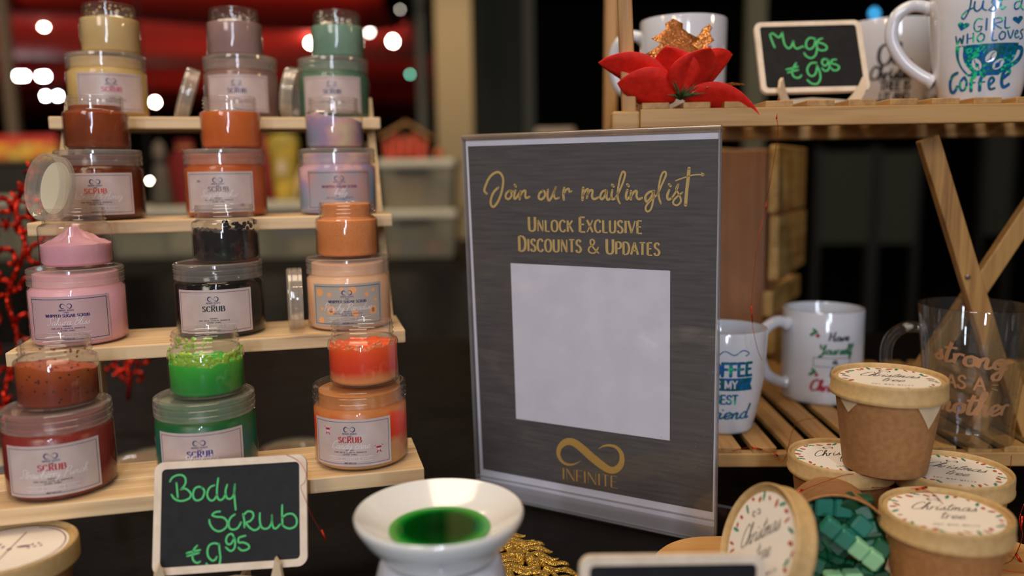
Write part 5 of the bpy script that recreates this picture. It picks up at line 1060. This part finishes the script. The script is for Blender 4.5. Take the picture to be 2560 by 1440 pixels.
def rp2(px, py): p = at_y(px, py, RB2.y); return p-RB2
for (x, y, r, a0) in ((300, 905, 26, 0), (335, 915, 24, 2), (360, 900, 18, 4), (318, 935, 20, 1), (285, 930, 20, 3), (345, 945, 20, 3)):
    MB().tube([rp2(x+r*(1-.7*t/16)*math.cos(a0+5*t/16), y+r*(1-.7*t/16)*math.sin(a0+5*t/16)) for t in range(17)], .0022, 6).build('curl', RED_GLIT, rb2, 3.2)
MB().tube([rp2(320, 1000), rp2(325, 950), rp2(315, 900)], .0024, 6).build('stem', RED_GLIT, rb2, 3.2)

def wire(path, label, r=.00022, beads=()):
    P = [at_d(x, y, d) for x, y, d in path]; o = P[0].copy(); w_ = tag(empty('tinsel_wire', o), label, 'tinsel')
    MB().tube([Vector(p)-o for p in crom([tuple(p) for p in P], 7)], r, 5).build('wire', TINSEL, w_, 3.2)
    for (x, y, d, x2, y2) in beads: MB().tube([at_d(x, y, d)-o, at_d(x2, y2, d)-o], r*3.2, 6).build('foil_strand', TINSEL, w_, 3.2)
dB = (M1.translation-CAM).dot(FW)
wire([(716, 1137, .538), (745, 1152, .533), (764, 1180, .527), (762, 1205, .524), (752, 1218, .522), (764, 1250, .520), (780, 1290, .522), (800, 1325, .526), (816, 1354, .530)], 'thin red tinsel wire draped over the corner of the Body scrub board', .0002, ((804, 1325, .526, 815, 1350),))
wire([(1946, 240, .655), (1942, 290, .645), (1945, 330, .648), (1935, 400, .66), (1916, 510, .68), (1895, 600, .68), (1882, 720, .67), (1880, 800, .66), (1893, 870, .66), (1905, 900, .67)], 'red tinsel wire hanging from the upper shelf past the crate', .0002, ((1942, 285, .645, 1941, 298), (1917, 505, .68, 1914, 525), (1879, 765, .66, 1881, 805)))
wire([(1985, 1235, .53), (2060, 1205, .545), (2130, 1185, .56), (2200, 1198, .555), (2290, 1205, .56), (2400, 1208, .56), (2470, 1200, .57), (2520, 1180, .58), (2528, 1140, .60)], 'red tinsel wire draped across the pile of kraft tubs', .00022, ((1988, 1233, .53, 2008, 1224), (2414, 1206, .56, 2424, 1200), (2500, 1190, .575, 2506, 1180)))
wire([(2180, 1218, .56), (2260, 1222, .535), (2300, 1222, .53), (2340, 1240, .52), (2380, 1290, .50), (2440, 1350, .495), (2500, 1400, .50)], 'darker tinsel wire running down the front of the right tub', .00022, ((2290, 1224, .53, 2318, 1218),))
wire([(1830, 1128, .66), (1880, 1118, .668), (1930, 1135, .664), (1960, 1150, .655), (1990, 1060, .70), (2050, 1045, .71)], 'tangled red tinsel wire lying on the lower shelf slats', .00024, ((1880, 1118, .667, 1905, 1124), (1936, 1133, .663, 1945, 1140)))
wire([(2560, 1260, .60), (2548, 1300, .60), (2556, 1340, .58), (2530, 1400, .56), (2480, 1420, .53), (2560, 1432, .53)], 'bunch of red tinsel at the lower right edge', .0003, ((2556, 1290, .60, 2552, 1325), (2540, 1385, .565, 2556, 1410)))

# ------------------------------------------------------------------ blurred hall behind
RED = NT('red_canopy_cloth'); v = RED.coords((.25, 1, 1)); t = RED.add('ShaderNodeTexNoise', Scale=.7, Detail=2); RED.link(v, t.inputs['Vector']); RED.link(RED.ramp(t.outputs['Fac'], [(.40, rgb(96, 14, 6)), (.52, rgb(170, 22, 8)), (.62, rgb(214, 30, 10))]), RED.b.inputs['Base Color']); RED.b.inputs['Roughness'].default_value = .8
vs = []; fs = []; nx, ny = 40, 60; X0, X1, Y0, Y1 = -8.6, -.78, 5.2, 14.6
for j in range(ny+1):
    for i in range(nx+1):
        x = X0+(X1-X0)*i/nx; y = Y0+(Y1-Y0)*j/ny; vs.append((x*(1+.0*j) if x < -2 else x-(.02*0), y, 1.42+.10*math.sin(y*3.1+.6*math.sin(x))+.05*math.sin(x*1.3+y)))
for j in range(ny):
    for i in range(nx): a = j*(nx+1)+i; fs.append((a, a+1, a+nx+2, a+nx+1))
cn = MB().add(vs, fs).build('canopy', RED.m, None, 3.2); tag(cn, 'red cloth canopy rippling overhead at the top left', 'canopy'); s = cn.modifiers.new('thickness', 'SOLIDIFY'); s.thickness = .01

def lampmat(n_, c, e):
    m_ = NT(n_); m_.b.inputs['Base Color'].default_value = c; m_.b.inputs['Emission Color'].default_value = c; m_.b.inputs['Emission Strength'].default_value = e; return m_.m
LW, LC, LG, LB = lampmat('lit_warm_glass', (1, .86, .66, 1), 60), lampmat('lit_cool_glass', (.85, .95, 1, 1), 60), lampmat('lit_green_glass', (.25, .9, .62, 1), 8), lampmat('lit_blue_glass', (.04, .28, .55, 1), 3)
SOCK = plain('lamp_socket', rgb(40, 38, 36), .5)
def lamp(px, py, d, r, mat, label, cord=None, group=None):
    P = at_d(px, py, d); l = tag(empty('pendant_lamp', P), label, 'lamp', group)
    MB().lathe([(0, -r), (r*.5, -r*.85), (r*.87, -r*.5), (r, 0), (r*.85, r*.5), (r*.45, r*.95), (r*.4, r*1.2), (0, r*1.2)], 20).build('bulb', mat, l, 3.2)
    MB().lathe([(0, r*1.15), (r*.45, r*1.15), (r*.5, r*1.9), (r*.2, r*2.2), (0, r*2.2)], 14).build('socket', SOCK, l, .6)
    MB().tube([(0, 0, r*2.1), (0, 0, (cord if cord else 3.2)-P.z)], .004, 5).build('cord', SOCK, l)
for a in ((110, 64, 6.6, .022, LW, 'round lit lamp at the top left, left of the yellow jars', 1.42), (362, 76, 7., .020, LW, 'lit lamp half hidden behind the small pale yellow jar', 1.42), (388, 256, 8., .020, LW, 'lit lamp low behind the large pale yellow jar', 1.42), (776, 108, 6.8, .020, LW, 'lit lamp half behind the small grey green jar', 1.42),
          (982, 104, 6.6, .024, LW, 'brightest round lamp right of the grey green jar', 1.42), (1025, 186, 6., .008, LG, 'small green lit lamp between the jars and the pale pillar', None), (374, 452, 3.2, .003, LW, 'tiny warm light glinting behind the honey jar', None), (2186, 34, 5., .020, LB, 'dim blue light above the Mugs sign', None), (1000, 24, 6.5, .008, lampmat('dim_glass', (1, .88, .74, 1), 6), 'dimmer lamp at the top beside the pale pillar', 1.42),
          (500, 78, 6.8, .010, lampmat('dim_amber_glass', (1, .6, .36, 1), 3), 'dim amber lamp left of the small mauve jar', 1.42)): lamp(*a)
def tube_lamp(px0, py0, px1, py1, d, r, mat, label, group=None):
    a = at_d(px0, py0, d); b = at_d(px1, py1, d); l = tag(empty('strip_lamp', a), label, 'lamp', group)
    MB().tube([(0, 0, 0), b-a], r, 12).build('tube', mat, l, .6); MB().box(-r, abs((b-a).x)+r, -r*.6, r*.6, r*.9, r*1.8).build('housing', SOCK, l)
    MB().tube([(0, 0, r), (0, 0, (1.5 if px0 > 0 and px0 < 1092 else 3.2)-a.z)], .004, 5).build('rod', SOCK, l)
tube_lamp(38, 190, 64, 190, 7.5, .016, LC, 'left one of the upper pair of cool strip lights at far left'); tube_lamp(100, 191, 116, 191, 7.5, .016, LC, 'right one of the upper pair of cool strip lights at far left')
tube_lamp(112, 240, 116, 240, 8, .016, LC, 'left one of the lower pair of cool lights at far left'); tube_lamp(142, 240, 147, 240, 8, .016, LC, 'right one of the lower pair of cool lights at far left')
tube_lamp(920, 84, 950, 60, 6.6, .012, lampmat('lit_soft_glass', (1, .9, .8, 1), 14), 'slanting strip light under the canopy right of the grey green jar')

def pillar(px0, px1, d, mat, name, ztop=3.2, dep=.12):
    a = at_d(px0, 300, d); b = at_d(px1, 300, d); m_ = MB().box(a.x, b.x, a.y, a.y+dep, -.75, ztop, .004); return struct(name, m_, mat)
pillar(1092, 1184, 3.5, plain('beige_pillar_paint', rgb(176, 152, 110), .6), 'trim_1')
pillar(1046, 1068, 5.5, plain('grey_post_paint', rgb(110, 108, 96), .6), 'trim_2')
pillar(1866, 1912, 2.6, plain('olive_post_paint', rgb(96, 94, 74), .6), 'trim_3', dep=.05)
pillar(14, 40, 5.0, plain('grey_pipe_paint', rgb(110, 92, 76), .6), 'trim_4', dep=.05)
pillar(1310, 1338, 3.8, plain('dark_post_paint', rgb(46, 48, 42), .6), 'trim_5', dep=.05)
pa, pb = at_d(1186, 300, 4.2), at_d(1316, 300, 4.2)
struct('wall_partition', MB().box(pa.x, pb.x, pa.y, pa.y+.05, -.75, 3.1), plain('dark_green_panel', rgb(38, 42, 34), .8))
spot('pillar_spot', (at_d(1138, 100, 3.2)+Vector((.05, -.55, .55))), at_d(1138, 150, 3.5), 5.5, (1, .78, .5), .62, .04, 1.0)
# exhibition panels at the right, dim
for k, (x0, x1, y0, y1, d) in enumerate(((2050, 2190, 380, 612, 3.6), (2200, 2306, 380, 612, 3.6), (2468, 2545, 330, 590, 3.9))):
    a = at_d(x0, y0, d); b = at_d(x1, y1, d); p_ = tag(empty('exhibition_panel', ((a.x+b.x)/2, a.y, -.75)), ['dim grey-green display panel beyond the crate', 'dim display panel just left of the crossed bamboo leg', 'dim display panel right of the crossed bamboo leg'][k], 'panel'); w_ = (b.x-a.x)/2
    MB().box(-w_, w_, 0, .03, b.z+.75, a.z+.75, .003).build('panel', plain('panel_felt', rgb(58, 62, 52), .9), p_)
    for s in (-1, 1): MB().box(s*w_-.012, s*w_+.012, -.002, .032, 0, a.z+.77).build('post', SOCK, p_)

# stall behind: translucent storage bins and goods
BIN = clearm('milky_bin_plastic', (.9, .9, .86, 1), .6, .3, .55, rgb(190, 186, 166)); BINL = plain('pale_bin_lid', rgb(206, 200, 180), .45); TB = .031
def bin_(px0, px1, py_b, py_t, d, z0, label, goods, lab=None):
    a = at_d(px0, py_b, d); b = at_d(px1, py_b, d); t_ = at_d(px0, py_t, d); w_ = (b.x-a.x); h = t_.z-at_d(px0, py_b, d).z; dep = .26
    g = tag(empty('storage_bin', ((a.x+b.x)/2, a.y+dep/2, z0)), label, 'storage bin'); hw = w_/2
    prof = []; m_ = MB(); vs = []
    for z, k in ((0, .90), (h*.86, 1.)): vs += [(-hw*k, -dep/2*k, z), (hw*k, -dep/2*k, z), (hw*k, dep/2*k, z), (-hw*k, dep/2*k, z)]
    m_.add(vs, [(0, 1, 5, 4), (1, 2, 6, 5), (2, 3, 7, 6), (3, 0, 4, 7), (0, 1, 2, 3)]).build('tub', BIN, g)
    MB().box(-hw*1.05, hw*1.05, -dep/2*1.05, dep/2*1.05, h*.84, h, .006).build('lid', BINL, g)
    MB().box(-hw*.55, hw*.35, -dep/2*1.06-.004, -dep/2*1.02, h*.74, h*.81, .002).build('handle', plain('bin_handle_shadow_slot', rgb(30, 28, 26), .6), g)  # dark bar painting the shadowed slot of the bin's handle
    for (x0, x1, zz0, zz1, c) in goods: MB().box(x0*hw, x1*hw, -dep*.42, dep*.3, max(.004, zz0*h), zz1*h, .006).build('packed_goods', plain('packed_goods', c, .7), g)
    return h
z0 = TB
h = bin_(955, 1140, 640, 520, 2.5, z0, 'lower milky storage bin right of the rack, small goods inside', [(-.5, .1, .04, .5, rgb(44, 46, 60)), (-.8, -.55, .04, .3, rgb(170, 120, 60)), (.2, .6, .04, .35, rgb(150, 60, 60)), (-.3, .3, .5, .6, rgb(176, 150, 96))])
bin_(950, 1135, 520, 393, 2.5, z0+h, 'upper milky storage bin right of the rack, cardboard inside', [(-.85, .2, .04, .70, rgb(150, 112, 70)), (.25, .8, .04, .6, rgb(110, 92, 74))])
h2 = bin_(560, 860, 648, 505, 2.55, z0, 'wide storage bin behind the black jars with something blue inside', [(-.15, .45, .40, .74, rgb(30, 80, 160)), (-.8, -.3, .04, .6, rgb(130, 130, 110)), (.1, .8, .04, .34, rgb(170, 160, 130))])
h3 = bin_(270, 540, 648, 520, 2.6, z0, 'storage bin behind the gap right of the pink jars', [(-.8, .0, .04, .5, rgb(150, 146, 116)), (.1, .8, .1, .6, rgb(186, 180, 150)), (-.3, .3, .5, .66, rgb(60, 66, 70))])
bin_(-120, 150, 648, 490, 2.6, z0, 'storage bin behind the red glitter branch', [(-.8, .0, .04, .5, rgb(110, 106, 86)), (.1, .8, .1, .6, rgb(140, 132, 110))])
# goods on the bins
def at_bin(px, py, d=2.55): return at_d(px, py, d)
topz = z0+h+.0; a = at_d(1004, 392, 2.55)
bx = tag(empty('packet_box', (a.x, a.y+.10, a.z)), 'open cardboard box of red-orange packets on top of the storage bins', 'box')
CB = plain('cardboard', rgb(172, 128, 78), .8); OR = noisy('orange_packet', rgb(206, 82, 40), rgb(190, 50, 34), 40, .5, bump=0)
for k in range(5): MB().box(-.062+k*.026, -.040+k*.026, -.02, .03, .001, .062+.012*(k % 2), .004, Matrix.Rotation(.08*(k-2), 4, 'Y')).build('packet', OR, bx)
MB().box(-.075, .075, .032, .036, .0, .075, .001).build('back_wall', CB, bx)
M_ = Matrix.Translation((-.035, 0, .088)) @ Matrix.Rotation(-.5, 4, 'Y'); MB().box(-.05, .05, -.03, .04, -.004, .004, .001, M_).build('flap', CB, bx)
M_ = Matrix.Translation((.045, 0, .088)) @ Matrix.Rotation(.55, 4, 'Y'); MB().box(-.05, .05, -.03, .04, -.004, .004, .001, M_).build('flap', CB, bx)
a = at_d(1091, 392, 2.5); o = MB().lathe([(0, 0), (.010, 0), (.013, .006), (.014, .014), (.011, .024), (.005, .029), (0, .030)], 20).build('ornament', plain('orange_ornament', rgb(196, 104, 60), .5), None, 3.2); o.location = (a.x, a.y+.08, a.z); tag(o, 'small orange ornament on the corner of the upper bin', 'ornament')
# red cloth figure, yellow bag, white ornament seen between the jars
zb = TB+h2; zb2 = TB+h3
a = at_d(640, 505, 2.68); f_ = tag(empty('gift_sack', (a.x, a.y+.02, zb)), 'dark red gift sack blurred between the orange and pastel jars', 'sack')
MB().lathe([(0, 0), (.075, 0), (.095, .02), (.100, .09), (.085, .16), (.05, .20), (.028, .215), (.04, .24), (.03, .245), (0, .235)], 28, Matrix.Diagonal((1, .5, 1, 1))).build('sack_body', plain('dark_red_felt', rgb(126, 16, 14), .8), f_, 3.2)
MB().lathe([(.028, .208), (.033, .212), (.033, .218), (.028, .222)], 20, Matrix.Diagonal((1, .5, 1, 1))).build('tie', CB, f_, 3.2)
a = at_d(470, 505, 2.72); f_ = tag(empty('gift_sack', (a.x, a.y+.0, zb2)), 'dark red gift sack blurred left of the orange jars', 'sack')
MB().lathe([(0, 0), (.055, 0), (.065, .02), (.068, .08), (.055, .15), (.035, .18), (.024, .19), (.032, .21), (.02, .215), (0, .205)], 28, Matrix.Diagonal((1, .5, 1, 1))).build('sack_body', plain('dark_red_felt2', rgb(116, 14, 14), .8), f_, 3.2)
MB().lathe([(.024, .185), (.028, .189), (.028, .194), (.024, .197)], 20, Matrix.Diagonal((1, .5, 1, 1))).build('tie', CB, f_, 3.2)
a = at_d(712, 440, 2.58); f_ = tag(empty('paper_bag', (a.x, a.y, zb)), 'crumpled yellow patterned bag in front of the dark red sack', 'bag'); hh = at_d(712, 335, 2.58).z-zb
MB().lathe([(0, 0), (.028, 0), (.034, .03), (.042, hh*.6), (.050, hh*.85), (.044, hh*.97), (.03, hh), (0, hh*.98)], 11, Matrix.Diagonal((1, .6, 1, 1))).build('bag_body', noisy('yellow_bag', rgb(226, 182, 60), rgb(150, 140, 60), 28, .6, bump=.2), f_)
MB().box(-.012, .012, -.03, -.026, hh*.4, hh*.6, .001).build('bag_label', PLY, f_)
a = at_d(407, 505, 2.66); f_ = tag(empty('ornament_figure', (a.x, a.y, zb2)), 'pale blurred ornament figure right of the honey jars', 'ornament')
hh = at_d(407, 350, 2.66).z-zb2
MB().lathe([(0, 0), (.03, 0), (.034, hh*.1), (.026, hh*.45), (.018, hh*.62), (0, hh*.64)], 18).build('figure_body', plain('grey_plaster', rgb(84, 76, 66), .7), f_, 3.2)
MB().lathe([(0, hh*.62), (.014, hh*.66), (.021, hh*.78), (.016, hh*.92), (0, hh)], 16).build('figure_head', plain('pale_plaster', rgb(110, 98, 86), .7), f_, 3.2)
a = at_d(735, 505, 2.6); o = MB().box(-.010, .010, -.01, .01, 0, .12, .003, Matrix.Rotation(.35, 4, 'Y')).build('wooden_stick', PINE_Z, None); o.location = (a.x, a.y, zb); tag(o, 'pale wooden stick leaning behind the pastel jar', 'stick')
# stall counter at far left: yellow goods under a red top
a = at_d(-140, 400, 4.2); b = at_d(140, 400, 4.2); c_ = tag(empty('market_counter', ((a.x+b.x)/2, a.y+.3, -.75)), 'far counter stacked with yellow boxes at the left edge', 'counter'); hw = (b.x-a.x)/2; zt_ = a.z+.75
MB().box(-hw, hw, -.3, .3, 0, zt_-.02, .01).build('counter_body', plain('black_counter', rgb(16, 15, 14), .8), c_)
MB().box(-hw-.02, hw+.02, -.32, .32, zt_-.02, zt_, .004).build('counter_top', plain('counter_top', rgb(60, 44, 30), .6), c_)
Y_ = [plain('yellow_carton', rgb(196, 140, 40), .6), plain('amber_carton', rgb(176, 104, 34), .6), plain('pale_yellow_carton', rgb(180, 150, 60), .6)]; RC = plain('red_carton', rgb(170, 36, 34), .6); rnd = random.Random(3)
for k in range(9):
    for j in range(3):
        w_ = hw*2/9; x = -hw+w_*(k+.5); q = tag(empty('carton', (c_.location.x+x, c_.location.y-.25, a.z+.0405*j)), ('yellow or amber carton stacked on the far counter', 'red carton on the top row of the far counter')[j == 2], 'carton', ('yellow cartons on the far counter', 'red cartons on the far counter')[j == 2])
        cached('carton%d' % ((k+j*2) % 3 if j < 2 else 3), lambda: MB().box(-w_*.47, w_*.47, -.03, .03, 0, .039, .002).build('carton_body', Y_[(k+j*2) % 3] if j < 2 else RC, q), 'carton_body', q)
# pale box behind the sign
a = at_d(1340, 345, 2.9); b = at_d(1432, 345, 2.9); q = tag(empty('carton', ((a.x+b.x)/2, a.y, .031)), 'pale box top peeping over the acrylic sign', 'carton'); w_ = (b.x-a.x)/2; ht = at_d(1340, 324, 2.9).z-.031
# its own small pedestal table is the rear stall's cloth edge
MB().box(-w_, w_, -.06, .06, 0, ht, .005).build('carton_body', plain('pale_carton', rgb(176, 152, 136), .7), q); MB().box(-w_*1.02, w_*1.02, -.062, .062, ht*.93, ht+.001, .003).build('carton_lid', plain('pale_carton_lid', rgb(190, 170, 152), .7), q)
area('counter_fill_light', (-2.6, 3.2, 1.3), (-2.6, 4.2, .5), .4, 14, (1, .84, .6))  # added fill to brighten the far counter, no visible fixture
area('rear_bins_fill_light', (-.8, 2.0, 1.7), (-.6, 2.7, .1), .5, 7.5, (1, .82, .58))  # fill light added over the bins and goods, not a lamp of the stall
spot('canopy_fill_left', (-3.2, 6.0, -.2), (-3.6, 7.5, 1.45), 44, (1, .82, .62), 2.2, .3, 1)  # unseen spot added below the canopy to lift its red
spot('canopy_fill_right', (-1.4, 6.2, -.2), (-1.6, 7.6, 1.45), 36, (1, .82, .62), 2.0, .3, 1)  # second added spot from below, also only to brighten the canopy
